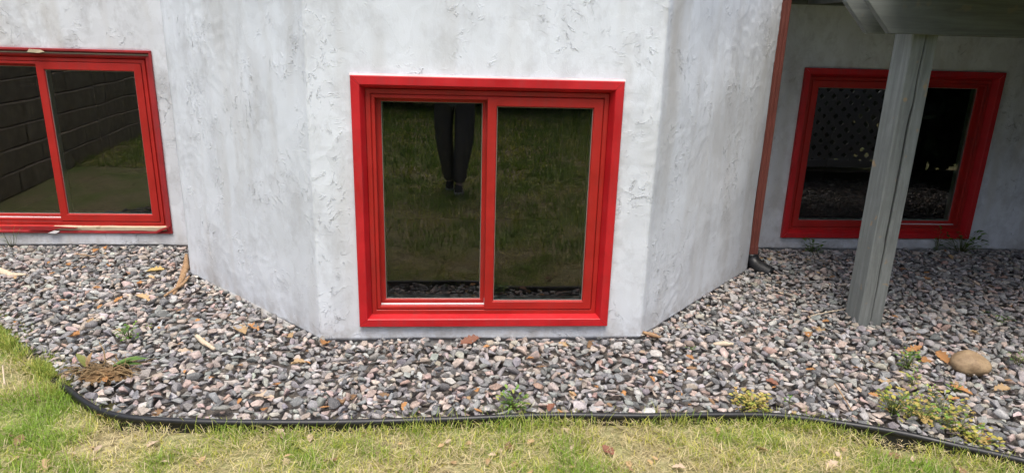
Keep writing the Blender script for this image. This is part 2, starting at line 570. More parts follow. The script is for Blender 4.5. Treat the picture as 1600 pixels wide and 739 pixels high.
def path_samples(pts, step, cuts=()):
    out = []
    for a, b in zip(pts[:-1], pts[1:]):
        L = (b - a).length
        n = max(1, int(round(L / step)))
        ts = [i / n for i in range(n)]
        d = (b - a).normalized()
        nm = Vector((d.y, -d.x))
        for t in ts: out.append([a + (b - a) * t, nm])
    d = (pts[-1] - pts[-2]).normalized()
    out.append([pts[-1], Vector((d.y, -d.x))])
    for i in range(1, len(out) - 1):
        if (out[i][1] - out[i - 1][1]).length > 0.1:
            nn = (out[i][1] + out[i - 1][1]).normalized()
            k = 1.0 / max(0.3, nn.dot(out[i][1]))
            out[i] = [out[i][0] + nn * 0.002, nn]
    return out


def stucco_strip(name, pts, hole, z0, ztop, mat, step=0.0115, fine_top=1.85, seed=0):
    """pts: outline seen from outside running left to right (outward normal on the camera side)"""
    if hole:
        hx0, hx1, hz0, hz1 = hole
        new = []
        for a, b in zip(pts[:-1], pts[1:]):
            new.append(a)
            if abs(b.y - a.y) < 1e-6 and a.x < hx0 and b.x > hx1:
                new += [Vector((hx0, a.y)), Vector((hx1, a.y))]
        pts = new + [pts[-1]]
    S = path_samples(pts, step)
    zc = [z0]
    marks = sorted([fine_top] + ([hole[2], hole[3]] if hole else []))
    cur = z0
    for mk in marks:
        n = max(1, int(round((mk - cur) / step)))
        zc += [cur + (mk - cur) * (i + 1) / n for i in range(n)]
        cur = mk
    zc += [ztop]
    V = np.zeros((len(zc), len(S), 3), np.float32)
    for j, (p, nm) in enumerate(S):
        for i, z in enumerate(zc):
            d = wall_noise(p.x, p.y, z + seed)
            if hole and abs(p.y - pts[1].y) < 0.5 and hx0 - 0.027 < p.x < hx1 + 0.027 and hz0 - 0.027 < z < hz1 + 0.027 and nm.x == 0:
                d = min(d, -0.007)
            zz = z
            if i == 0: zz = z0 + 0.016 * noise.noise(Vector((p.x * 4, p.y * 4, 3.3))) + 0.006 * noise.noise(Vector((p.x * 30, p.y * 30, 1)))
            V[i, j] = (p.x + nm.x * d - HO.x, p.y + nm.y * d, zz)
    nz, ns = len(zc), len(S)
    I = np.arange(nz * ns).reshape(nz, ns)
    Fq = np.stack([I[:-1, :-1], I[:-1, 1:], I[1:, 1:], I[1:, :-1]], -1)
    keep = np.ones((nz - 1, ns - 1), bool)
    if hole:
        sx = np.array([s[0].x for s in S]); sy = np.array([abs(s[1].x) < 1e-6 for s in S])
        cx = (sx[:-1] + sx[1:]) / 2
        inx = (cx > hx0) & (cx < hx1) & sy[:-1] & (np.array([s[0].y for s in S])[:-1] < pts[1].y + 0.02)
        zz = np.array(zc); cz = (zz[:-1] + zz[1:]) / 2
        inz = (cz > hz0) & (cz < hz1)
        keep &= ~(inz[:, None] & inx[None, :])
    Fq = Fq[keep]
    # bottom return, so that the coat has a visible thickness
    base = nz * ns
    back = V[0].copy()
    for j, (p, nm) in enumerate(S):
        back[j] -= np.array((nm.x * 0.03, nm.y * 0.03, 0))
    VV = np.concatenate([V.reshape(-1, 3), back])
    J = np.arange(ns) + base
    F2 = np.stack([I[0, 1:], I[0, :-1], J[:-1], J[1:]], 1)
    return link(name, mesh_np(name, VV, np.concatenate([Fq, F2]), True), mat, house)


inset = 0.028
stucco_strip('bay_wall', BAY, (CW[0] + inset, CW[1] - inset, CW[2] + inset, CW[3] - inset), 0.012, 3.0, M['stucco'])
stucco_strip('wall', [Vector((-4.6, BK)), Vector((-1.60, BK))], (LW[0] + inset, LW[1] - inset, LW[2] + inset, LW[3] - inset), 0.022, 3.0, M['stucco_house'], 0.014, seed=5.0)
stucco_strip('wall', [Vector((1.85, BK)), Vector((6.5, BK))], (RW[0] + inset, RW[1] - inset, RW[2] + inset, RW[3] - inset), 0.022, 3.0, M['stucco_house'], 0.016, seed=9.0)



def offset_path(pts, d):
    out = []
    for i, p in enumerate(pts):
        ns = []
        for a, b in ((i - 1, i), (i, i + 1)):
            if 0 <= a and b < len(pts):
                t = (pts[b] - pts[a]).normalized(); ns.append(Vector((t.y, -t.x)))
        nn = sum(ns, Vector((0, 0))).normalized()
        out.append(p + nn * d / max(0.4, nn.dot(ns[0])))
    return out


def strip_band(mb, pts, z0, z1):
    b = len(mb.v)
    for p in pts: mb.v += [(p.x - HO.x, p.y, z0), (p.x - HO.x, p.y, z1)]
    for i in range(len(pts) - 1): mb.f.append((b + 2 * i, b + 2 * i + 2, b + 2 * i + 3, b + 2 * i + 1))


mb = MB()
strip_band(mb, offset_path(BAY, -0.014), -0.25, 0.03)
strip_band(mb, [Vector((-4.6, BK + 0.014)), Vector((-1.60, BK + 0.014))], -0.25, 0.035)
strip_band(mb, [Vector((1.85, BK + 0.014)), Vector((6.5, BK + 0.014))], -0.25, 0.035)
mb.build('foundation', M['concrete'], house)
# ledge of bare concrete that shows under the left facet
mb = MB()
a, b = BAY[1], BAY[2]
d = (b - a).normalized(); nm = Vector((d.y, -d.x))
n = 26
for i in range(n + 1):
    t = 0.10 + 0.72 * i / n
    p = a + (b - a) * t
    o_ = 0.010 + 0.003 * noise.noise(Vector((t * 9, 0, 0)))
    top = 0.010 + 0.012 * math.sin(math.pi * i / n) + 0.003 * noise.noise(Vector((t * 25, 4, 0)))
    q = p + nm * o_
    mb.v += [(q.x - HO.x, q.y, -0.12), (q.x - HO.x, q.y, top), (p.x - nm.x * 0.012 - HO.x, p.y - nm.y * 0.012, top + 0.004)]
for i in range(n):
    k = 3 * i
    mb.f += [(k, k + 3, k + 4, k + 1), (k + 1, k + 4, k + 5, k + 2)]
mb.build('footing_ledge', M['concrete'], house, True)
# flat roof deck that closes the walls above the picture
mb = MB(); mb.prism([(-4.6 - HO.x, BK)] + [(p.x - HO.x, p.y) for p in BAY] + [(6.5 - HO.x, BK), (6.5 - HO.x, 6.0), (-4.6 - HO.x, 6.0)], 'z', 2.999, 3.12); mb.build('roof', M['concrete'], house)


def window(rect, Y, side, old=False, cas=0.041, splay=0.020, stile=0.045):
    """sliding window; side = 1: fixed sash on the right, sliding sash on the left (as seen)"""
    x0, x1, z0, z1 = rect
    w = under(empty('window', (x0 + (x1 - x0) / 2, Y, z0), house))
    ox, oz = x0 + (x1 - x0) / 2, z0
    L = lambda r: (r[0] - ox, r[1] - ox, r[2] - oz, r[3] - oz)
    r0 = L(rect)
    cm = M['casing_old'] if old else M['casing']
    # casing, proud of the stucco, with splayed inner jamb (steeper at the sill)
    mb = MB()
    c, s = cas, cas + splay
    prof = [(0, 0.03), (0, -0.020), (0.003, -0.0235), (c - 0.003, -0.0235), (c, -0.020)]
    if old:
        # outer strip only, the board behind it stands back
        prof = [(0, 0.03), (0, -0.014), (0.002, -0.016), (0.013, -0.016), (0.015, -0.013), (0.016, 0.004), (c, 0.004)]
    for sd_ in range(4):
        mb = MB()
        mb.ring(r0, prof, False, (sd_,), 0.0007)
        used = sorted({i for f in mb.f for i in f})
        ix = {o_: k_i for k_i, o_ in enumerate(used)}
        mb.v = [mb.v[i] for i in used]; mb.f = [tuple(ix[i] for i in f) for f in mb.f]
        mb.build('casing_board', cm, w)
    mb = MB()
    mb.ring(r0, [(c, -0.020 if not old else 0.004), (s, 0.034, c + 0.014, s)])
    mb.build('jamb', M['casing'] if not old else M['frame'], w)
    # frame
    fx = (r0[0] + s - 0.002, r0[1] - s + 0.002, r0[2] + c + 0.010, r0[3] - s + 0.002)
    mb = MB()
    mb.ring(fx, [(0, 0.06), (0, 0.022), (0.002, 0.020), (0.020, 0.020), (0.022, 0.022), (0.0222, 0.029), (0.0255, 0.029), (0.0257, 0.024), (0.028, 0.022),
                 (0.040, 0.022), (0.042, 0.025), (0.042, 0.11)])
    mb.build('frame', M['frame'], w)
    mid = (r0[0] + r0[1]) / 2 - 0.002
    zf0, zf1 = fx[2] + 0.026, fx[3] - 0.026
    if side == 1:
        fixed = (mid - 0.003, fx[1] - 0.026, zf0, zf1)
        slide = (fx[0] + 0.038, mid + 0.002, zf0 + 0.012, zf1 - 0.008)
    else:
        fixed = (fx[0] + 0.026, mid + 0.003, zf0, zf1)
        slide = (mid - 0.002, fx[1] - 0.038, zf0 + 0.012, zf1 - 0.008)
    mb = MB()
    st = stile
    mb.ring(fixed, [(0, 0.06), (0, 0.019), (0.002, 0.017), (st - 0.006, 0.017), (st - 0.003, 0.019), (st - 0.002, 0.024), (st, 0.026), (st, 0.05)])
    mb.build('fixed_sash', M['frame'], w)
    gf = (fixed[0] + st, fixed[1] - st, fixed[2] + st, fixed[3] - st)
    mb = MB()
    sst = 0.026
    mb.ring(slide, [(0, 0.10), (0, 0.066), (0.002, 0.064), (sst - 0.004, 0.064), (sst, 0.068), (sst, 0.09)])
    mb.build('sliding_sash', M['frame'], w)
    gs = (slide[0] + sst, slide[1] - sst, slide[2] + sst, slide[3] - sst)
    # pale lip of the sill track in front of the sliding sash
    mb = MB()
    zt = slide[2] + 0.004
    mb.box(slide[0] + 0.002, slide[1] - 0.002, 0.040, 0.054, zt, zt + 0.0045)
    if side == 1: mb.box(slide[1] - 0.006, slide[1] - 0.001, 0.046, 0.060, zt + 0.004, zt + 0.030)
    mb.build('sill_track', M['alu'], w)
    for g, yy in ((gf, 0.032), (gs, 0.074)):
        me_b = MB()
        me_b.box(g[0] - 0.004, g[1] + 0.004, yy, yy + 0.004, g[2] - 0.004, g[3] + 0.004)
        o = me_b.build('pane', M['glass'], w)
        o.data.materials.append(M['glass_back'])
        for p in o.data.polygons:
            p.material_index = 0 if p.normal.y < -0.5 else 1
        mb = MB()
        mb.ring(g, [(-0.003, yy + 0.0065), (0.004, yy + 0.0065), (0.004, yy + 0.046), (-0.003, yy + 0.046)], True)
        mb.build('spacer', M['spacer'], w)
        mb = MB()
        mb.ring(g, [(-0.001, yy - 0.0035), (0.0022, yy - 0.0035), (0.0022, yy + 0.001)])
        mb.build('glazing_bead', M['bead'], w)
    # room box behind, coloured near black in place of an unlit interior
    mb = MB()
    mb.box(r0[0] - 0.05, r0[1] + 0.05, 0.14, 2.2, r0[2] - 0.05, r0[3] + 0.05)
    o = mb.build('blackened_room', M['dark_room'], w)
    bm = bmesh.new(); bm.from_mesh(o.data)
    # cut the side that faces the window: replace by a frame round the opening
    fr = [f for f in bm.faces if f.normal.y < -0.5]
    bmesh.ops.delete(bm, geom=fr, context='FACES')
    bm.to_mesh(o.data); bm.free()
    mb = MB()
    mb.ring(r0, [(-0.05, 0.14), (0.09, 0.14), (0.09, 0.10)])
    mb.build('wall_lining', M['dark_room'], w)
    return w


wl = window(LW, BK, 1, old=True, stile=0.050)
wl['label'] = 'weathered red sliding window with broken sill trim'
wc = window(CW, 0.0, 1)
wc['label'] = 'bright red sliding window in the front of the bay'
wr = window(RW, BK, -1, stile=0.048)
wr['label'] = 'red sliding window in shade behind the deck post'

# broken sill trim and bare wood of the left window (local to wl: x from its middle, z from its bottom)
hw = (LW[1] - LW[0]) / 2
mb = MB()
nseg = 34
xa, xb = -0.05, hw - 0.035
for i in range(nseg + 1):
    x = xa + (xb - xa) * i / nseg
    zz = 0.020 + 0.004 * noise.noise(Vector((x * 9, 2, 0)))
    zt = 0.043 + 0.003 * noise.noise(Vector((x * 14, 5, 0)))
    mb.v += [(x, -0.010, zz), (x, -0.012, zt), (x, 0.012, zt + 0.004)]
for i in range(nseg):
    k = 3 * i
    mb.f += [(k, k + 3, k + 4, k + 1), (k + 1, k + 4, k + 5, k + 2)]
mb.build('bare_sill', M['bare_wood'], wl)
mb = MB()
mb.prism([(hw - 0.09, 0.012), (hw - 0.012, 0.046), (hw - 0.006, 0.058), (hw - 0.03, 0.050), (hw - 0.10, 0.022)], 'y', -0.034, -0.014)
mb.build('broken_trim', M['casing_old'], wl)
mb = MB()
mb.prism([(xa - 0.16, 0.030), (xa - 0.02, 0.020), (xa + 0.05, 0.036), (xa + 0.16, 0.039), (xa + 0.05, 0.047), (xa - 0.16, 0.049)], 'y', -0.026, -0.013)
mb.build('broken_trim', M['casing_old'], wl)
mb = MB()
mb.prism([(xa - 0.03, 0.004), (xa + 0.02, 0.000), (xa + 0.045, 0.014), (xa + 0.01, 0.020)], 'y', -0.030, -0.0165)
mb.build('paint_flake', M['alu'], wl)
mb = MB()
mb.box(-hw + 0.018, hw - 0.018, -0.002, 0.0035, (LW[3] - LW[2]) - 0.032, (LW[3] - LW[2]) - 0.023)
mb.build('head_strip', M['old_wood'], wl)
mb = MB()
zt = LW[3] - LW[2]
mb.prism([(-0.02, zt - 0.026), (0.05, zt - 0.030), (0.085, zt - 0.022), (0.06, zt - 0.010), (-0.005, zt - 0.008)], 'y', -0.021, -0.0165)
mb.build('chipped_trim', M['bare_wood'], wl)
# pale pink strip painting the highlight along the centre casing's top face
wcx = (CW[0] + CW[1]) / 2
mb = MB()
n = 60
for i in range(n + 1):
    x = CW[0] - 0.004 + (CW[1] - CW[0] + 0.008) * i / n - wcx
    h = CW[3] - CW[2]
    zz = h + 0.005 + 0.002 * noise.noise(Vector((x * 20, 0, 1)))
    mb.v += [(x, -0.020, h + 0.0005), (x, -0.014, zz - 0.003), (x, 0.004, zz + 0.004)]
for i in range(n):
    k = 3 * i
    mb.f += [(k, k + 3, k + 4, k + 1), (k + 1, k + 4, k + 5, k + 2)]
mb.build('highlight_strip', M['top_highlight'], wc, True)

# downspout at the right end of the bay
ds = under(empty('downspout', (1.965, 1.10, 0.0), house))
mb = MB()
pr = [(0.82 * a_, b_) for a_, b_ in [(-0.036, -0.026), (-0.024, -0.026), (-0.020, -0.022), (-0.008, -0.022), (-0.004, -0.026), (0.004, -0.026), (0.008, -0.022), (0.020, -0.022), (0.024, -0.026), (0.036, -0.026),
      (0.036, 0.026), (-0.036, 0.026)]]
mb.prism(pr, 'z', 0.10, 3.0)
mb.build('pipe', M['downspout'], ds, bevel=0.002)
mb = MB()
pr2 = [(x * 1.08, y * 1.10) for x, y in pr]
mb.prism(pr2, 'z', 0.085, 0.17)
mb.build('pipe_sleeve', M['downspout'], ds, bevel=0.002)
mb = MB()
pts, rad = [], []
for i in range(22):
    t = i / 21
    if t < 0.5:
        a = t * 2 * R(75)
        p = (0.10 * (1 - math.cos(a)) * 0.5, -0.10 * (1 - math.cos(a)), 0.115 - 0.085 * math.sin(a))
    else:
        k = (t - 0.5) * 2
        p = (0.037 + 0.05 * k, -0.074 - 0.06 * k, 0.033 - 0.02 * k)
    pts.append(p); rad.append(0.046 + (0.004 if i % 2 else 0.0))
mb.tube(pts, rad, 16)
mb.build('drain_elbow', M['plastic'], ds, True)

# ================================================================== DECK
deck = tag(empty('deck', (2.25, 0.21, 0)), 'grey painted timber deck standing on a split post at the right', 'deck')
DO = Vector((2.25, 0.21, 0))


def dk(mb, name, mat, bevel=0.0):
    mb.v = [(x - DO.x, y - DO.y, z - DO.z) for x, y, z in mb.v]
    return mb.build(name, mat, deck, bevel=bevel)


post = empty('post', (0, 0, 0), deck)
# two plies with an open check between them
for i, (x0, x1, y0) in enumerate(((2.182, 2.2495, 0.140), (2.2555, 2.318, 0.143))):
    mb = MB()
    n = 60
    for k in range(n + 1):
        z = -0.2 + (1.72 + 0.2) * k / n
        wob = 0.010 * noise.noise(Vector((0, i * 0, z * 1.7))) + 0.003 * noise.noise(Vector((4, 0, z * 7)))
        tp = 0.004 * math.sin(z * 2.0)
        xa = x0 if i == 0 else x0 + wob + tp * 0.5
        xb = x1 + wob - tp * 0.5 - (0.004 if 0.5 < z < 1.2 else 0.0) if i == 0 else x1
        c = 0.006
        mb.v += [(xa + c - DO.x, y0 - DO.y, z), (xb - c * 0.6 - DO.x, y0 - DO.y, z), (xb - DO.x, y0 + c - DO.y, z), (xb - DO.x, y0 + 0.138 - DO.y, z), (xa - DO.x, y0 + 0.138 - DO.y, z), (xa - DO.x, y0 + c - DO.y, z)]
    for k in range(n):
        for j in range(6):
            mb.f.append((6 * k + j, 6 * k + (j + 1) % 6, 6 * k + 6 + (j + 1) % 6, 6 * k + 6 + j))
    mb.build('ply', M['post'], post)
BZ0, BZ1 = 1.546, 1.730
for y0 in (0.098, 0.286):
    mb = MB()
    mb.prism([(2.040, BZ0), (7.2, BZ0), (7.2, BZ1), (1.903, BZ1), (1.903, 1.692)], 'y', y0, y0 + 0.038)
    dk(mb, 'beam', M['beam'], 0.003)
JZ0, JZ1 = 1.733, 1.90
for x in np.arange(2.28, 7.2, 0.405):
    mb = MB(); mb.box(x, x + 0.038, -0.60, BK - 0.045, JZ0, JZ1); dk(mb, 'joist', M['joist'], 0.002)
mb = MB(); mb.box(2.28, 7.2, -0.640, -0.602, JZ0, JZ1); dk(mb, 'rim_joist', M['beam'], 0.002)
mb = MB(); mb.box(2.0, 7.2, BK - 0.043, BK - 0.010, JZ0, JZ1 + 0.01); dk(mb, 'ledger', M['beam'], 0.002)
y = -0.66
while y < BK - 0.13:
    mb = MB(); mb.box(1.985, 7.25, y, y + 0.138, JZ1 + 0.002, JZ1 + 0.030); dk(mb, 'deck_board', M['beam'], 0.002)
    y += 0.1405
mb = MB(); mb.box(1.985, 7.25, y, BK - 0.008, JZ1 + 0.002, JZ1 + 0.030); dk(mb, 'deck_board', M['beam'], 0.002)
# second post further along, out of the picture
mb = MB(); mb.box(5.4, 5.54, 0.140, 0.282, -0.2, 1.72); dk(mb, 'post', M['post'], 0.004)

# ================================================================== EDGING
def smooth_path(P, n=6):
    out = []
    P = [Vector((p[0], p[1], 0)) for p in P]
    for i in range(len(P) - 1):
        p0, p1, p2, p3 = P[max(i - 1, 0)], P[i], P[i + 1], P[min(i + 2, len(P) - 1)]
        for k in range(n):
            t = k / n
            out.append(0.5 * ((2 * p1) + (p2 - p0) * t + (2 * p0 - 5 * p1 + 4 * p2 - p3) * t * t + (3 * p1 - p0 - 3 * p2 + p3) * t ** 3))
    out.append(P[-1])
    return out


ep = smooth_path(EDGE)
edging = tag(empty('landscape_edging', (0.0, -0.77, 0)), 'black plastic landscape edging between the lawn and the gravel', 'edging')


def edge_z(p):
    return 0.026 - DROP + 0.006 * noise.noise(Vector((p.x * 1.3, p.y, 0))) - 0.034 * max(0.0, min(1.0, (-1.66 - p.x) / 0.12)) * (0.75 + 0.6 * noise.noise(Vector((p.x * 5.0, 3, 0))))


mb = MB()
mb.tube([(p.x, p.y + 0.77, edge_z(p)) for p in ep], 0.0130, 14)
mb.build('bead', M['plastic'], edging, True)
mb = MB()
for p in ep:
    z = edge_z(p) - 0.011
    mb.v += [(p.x, p.y + 0.77 + 0.0035, z), (p.x, p.y + 0.77 + 0.0035, -0.15), (p.x, p.y + 0.77 - 0.0035, -0.15), (p.x, p.y + 0.77 - 0.0035, z)]
for i in range(len(ep) - 1):
    for j in range(4):
        mb.f.append((4 * i + j, 4 * i + (j + 1) % 4, 4 * i + 4 + (j + 1) % 4, 4 * i + 4 + j))
mb.build('flange', M['plastic'], edging)

# ================================================================== GRAVEL
def stone_proto(k):
    r = np.random.default_rng(500 + k)
    n = r.integers(8, 13)
    P = r.normal(size=(n, 3))
    P /= np.linalg.norm(P, axis=1)[:, None]
    P *= r.uniform(0.78, 1.0, (n, 1))
    ax = np.array([1.08, r.uniform(0.55, 0.92), r.uniform(0.34, 0.62)])
    P = P * ax * 0.025
    bm = bmesh.new()
    for p in P: bm.verts.new(p)
    res = bmesh.ops.convex_hull(bm, input=bm.verts[:])
    bmesh.ops.delete(bm, geom=[v for v in bm.verts if not v.link_faces], context='VERTS')
    bmesh.ops.dissolve_limit(bm, angle_limit=R(14), verts=bm.verts[:], edges=bm.edges[:])
    bmesh.ops.bevel(bm, geom=bm.edges[:], offset=0.0011, segments=1, affect='EDGES', clamp_overlap=True)
    bmesh.ops.triangulate(bm, faces=bm.faces[:])
    bmesh.ops.recalc_face_normals(bm, faces=bm.faces[:])
    me = bpy.data.meshes.new('stone')
    bm.to_mesh(me); bm.free()
    V = np.zeros(len(me.vertices) * 3, np.float32); me.vertices.foreach_get('co', V)
    Fv = np.zeros(len(me.polygons) * 3, np.int32); me.polygons.foreach_get('vertices', Fv)
    me.materials.append(M['stone'])
    return me, V.reshape(-1, 3), Fv.reshape(-1, 3)


NP_ = 44
protos = [stone_proto(k) for k in range(NP_)]
PAL = np.array([(0.125, 0.13, 0.137), (0.175, 0.18, 0.187), (0.225, 0.23, 0.236), (0.28, 0.285, 0.29), (0.345, 0.346, 0.348), (0.425, 0.425, 0.422),
                (0.40, 0.335, 0.305), (0.45, 0.385, 0.35), (0.345, 0.28, 0.252), (0.41, 0.375, 0.345), (0.29, 0.262, 0.24), (0.37, 0.26, 0.222)])
PW = np.array([0.10, 0.12, 0.135, 0.135, 0.12, 0.085, 0.07, 0.065, 0.05, 0.075, 0.05, 0.02]); PW /= PW.sum()


def bay_front_y(x):
    """outer face of the house at x (the gravel ends there)"""
    xs_ = [-1.70, -1.668, -0.692, 0.921, 1.918, 1.95]
    ys_ = [BK, 0.945, 0.0, 0.0, 1.042, BK]
    return np.where((x < -1.68) | (x > 1.93), BK, np.interp(x, xs_, ys_))


CELL = 0.006
X0, Y0 = -4.0, -1.9
HW, HH = int(9.7 / CELL), int(3.6 / CELL)
Hm = np.full((HH, HW), -0.036, np.float32)
N_ST = 68000
cand_x = rng.uniform(-3.7, 5.4, N_ST * 2)
cand_y = rng.uniform(-1.75, BK - 0.01, N_ST * 2)
ok = (cand_y > edge_y(cand_x) + 0.035) & (cand_y < bay_front_y(cand_x) - 0.016)
cx, cy = cand_x[ok], cand_y[ok]
sx, sy, _ = project(np.stack([cx, cy, np.zeros(len(cx))], 1))
inview = (sx > -120) & (sx < 1720) & (sy < 860)
keep = inview | (rng.random(len(cx)) < 0.22)
cx, cy, inview = cx[keep], cy[keep], inview[keep]
n = len(cx)
size = np.clip(rng.lognormal(math.log(0.77), 0.37, n), 0.32, 1.8)
# smaller stones are laid last, they fill the gaps
order = np.argsort(-size + rng.normal(0, 0.22, n))
cx, cy, inview, size = cx[order], cy[order], inview[order], size[order]
pid = rng.integers(0, NP_, n)
yaw = rng.uniform(0, 2 * math.pi, n)
t1, t2 = rng.normal(0, 0.20, n), rng.normal(0, 0.20, n)
colr = np.array([1.02, 0.985, 0.935]) * PAL[rng.choice(len(PAL), n, p=PW)] * rng.uniform(0.8, 1.25, (n, 1)) * (1 + rng.normal(0, 0.03, (n, 3)))
cz = np.zeros(n)
placed = np.ones(n, bool)
for i in range(n):
    r = 0.0175 * size[i]
    gx, gy = (cx[i] - X0) / CELL, (cy[i] - Y0) / CELL
    k = int(r / CELL) + 1
    ix, iy = int(gx), int(gy)
    if ix - k < 0 or iy - k < 0 or ix + k + 1 > HW or iy + k + 1 > HH:
        placed[i] = False; continue
    patch = Hm[iy - k:iy + k + 1, ix - k:ix + k + 1]
    h = float(patch.mean()) * 0.6 + float(patch.max()) * 0.4
    if h > 0.010 - (0.008 if size[i] < 0.6 else 0.0):
        placed[i] = False; continue
    half = 0.0125 * size[i]
    cz[i] = h + half * 0.62
    yy, xx = np.mgrid[-k:k + 1, -k:k + 1] * CELL
    d2 = (xx * xx + yy * yy) / (r * r)
    top = cz[i] + half * np.sqrt(np.clip(1 - d2, 0, 1))
    np.maximum(patch, np.where(d2 < 1, top, -1), out=patch)
topz = cz + 0.0125 * size
local = np.array([Hm[max(0, int((y - Y0) / CELL) - 3):int((y - Y0) / CELL) + 4, max(0, int((x - X0) / CELL) - 3):int((x - X0) / CELL) + 4].min() for x, y in zip(cx, cy)])
placed &= topz > local - 0.006
sel = np.where(placed)[0]
cx, cy, cz, size, pid, yaw, t1, t2, colr, inview = [a[sel] for a in (cx, cy, cz, size, pid, yaw, t1, t2, colr, inview)]
cz += 0.008 + gz(cy)


def gravel_height(x, y):
    ix, iy = int((x - X0) / CELL), int((y - Y0) / CELL)
    if 2 <= ix < HW - 3 and 2 <= iy < HH - 3: return float(Hm[iy - 2:iy + 3, ix - 2:ix + 3].mean()) + 0.010 + float(gz(y))
    return float(gz(y))


def rotm(yaw, a, b):
    cy_, sy_, ca, sa, cb, sb = np.cos(yaw), np.sin(yaw), np.cos(a), np.sin(a), np.cos(b), np.sin(b)
    o, l = np.zeros_like(yaw), np.ones_like(yaw)
    Rz = np.stack([np.stack([cy_, -sy_, o], -1), np.stack([sy_, cy_, o], -1), np.stack([o, o, l], -1)], 1)
    Rx = np.stack([np.stack([l, o, o], -1), np.stack([o, ca, -sa], -1), np.stack([o, sa, ca], -1)], 1)
    Ry = np.stack([np.stack([cb, o, sb], -1), np.stack([o, l, o], -1), np.stack([-sb, o, cb], -1)], 1)
    return Rx @ Ry @ Rz


RM = rotm(yaw, t1, t2)
# the 300 that show largest become pieces of their own
sx, sy, sdep = project(np.stack([cx, cy, cz], 1))
show = np.where((sx > 8) & (sx < 1592) & (sy > 380) & (sy < 732), size / sdep, 0)
# must lie on top: compare with local relief
loc = np.array([Hm[int((y - Y0) / CELL), int((x - X0) / CELL)] for x, y in zip(cx, cy)]) + 0.008 + gz(cy)
show = np.where(cz + 0.0125 * size * 0.9 > loc - 0.002, show, show * 0.5)
big = set(np.argsort(-show)[:300].tolist())
VV, FF, CC, off = [], [], [], 0
bigmask = np.zeros(len(cx), bool); bigmask[list(big)] = True
for k in range(NP_):
    idx = np.where((pid == k) & ~bigmask)[0]
    if not len(idx): continue
    _, pv, pf = protos[k]
    v = np.einsum('nij,vj->nvi', RM[idx], pv) * size[idx, None, None] + np.stack([cx[idx], cy[idx], cz[idx]], 1)[:, None, :]
    nv = len(pv)
    FF.append((pf[None] + (np.arange(len(idx)) * nv)[:, None, None] + off).reshape(-1, 3))
    VV.append(v.reshape(-1, 3)); CC.append(np.repeat(colr[idx], nv, axis=0)); off += len(idx) * nv
gv = link('gravel', mesh_np('gravel', np.concatenate(VV), np.concatenate(FF), False, np.concatenate(CC)), M['gravel'], bed)
gv['kind'] = 'stuff'
for i in sorted(big):
    o = bpy.data.objects.new('stone', protos[pid[i]][0])
    COL.objects.link(o)
    o.parent = bed
    mm = Matrix([[*RM[i][0] * size[i], cx[i]], [*RM[i][1] * size[i], cy[i]], [*RM[i][2] * size[i], cz[i]], [0, 0, 0, 1]])
    o.matrix_local = mm
    o.color = (*np.clip(colr[i], 0, 1), 1)
print('stones', len(cx), 'tris', sum(len(f) for f in FF))

# ================================================================== GRASS
def blades(px, py, pz, length, width, az, lean, curl, colb, colt):
    n = len(px)
    T = np.array([0.0, 0.45, 0.8, 1.0])
    dirx, diry = np.cos(az), np.sin(az)
    V = np.zeros((n, 7, 3)); C = np.zeros((n, 7, 3))
    k = 0
    for j, t in enumerate(T):
        ang = lean + curl * t
        out = length * t * np.sin(np.clip(ang, 0, 1.55))
        upz = length * t * np.cos(np.clip(ang, 0, 1.55))
        cxp, cyp, czp = px + dirx * out, py + diry * out, pz + upz
        w = width * (1.0, 0.9, 0.55, 0.0)[j] * 0.5
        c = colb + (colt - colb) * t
        if j < 3:
            for sgn in (-1, 1):
                V[:, k] = np.stack([cxp - diry * w * sgn, cyp + dirx * w * sgn, czp], 1); C[:, k] = c; k += 1
        else:
            V[:, k] = np.stack([cxp, cyp, czp], 1); C[:, k] = c
    base = (np.arange(n) * 7)[:, None]
    Q = np.concatenate([base + np.array([[0, 1, 3, 2]]), base + np.array([[2, 3, 5, 4]])])
    Tt = base + np.array([[4, 5, 6]])
    return V.reshape(-1, 3), Q, Tt, C.reshape(-1, 3)


def vnoise(x, y, s, o=0.0):
    return np.array([noise.noise(Vector((a * s + o, b * s - o, o))) for a, b in zip(x, y)])


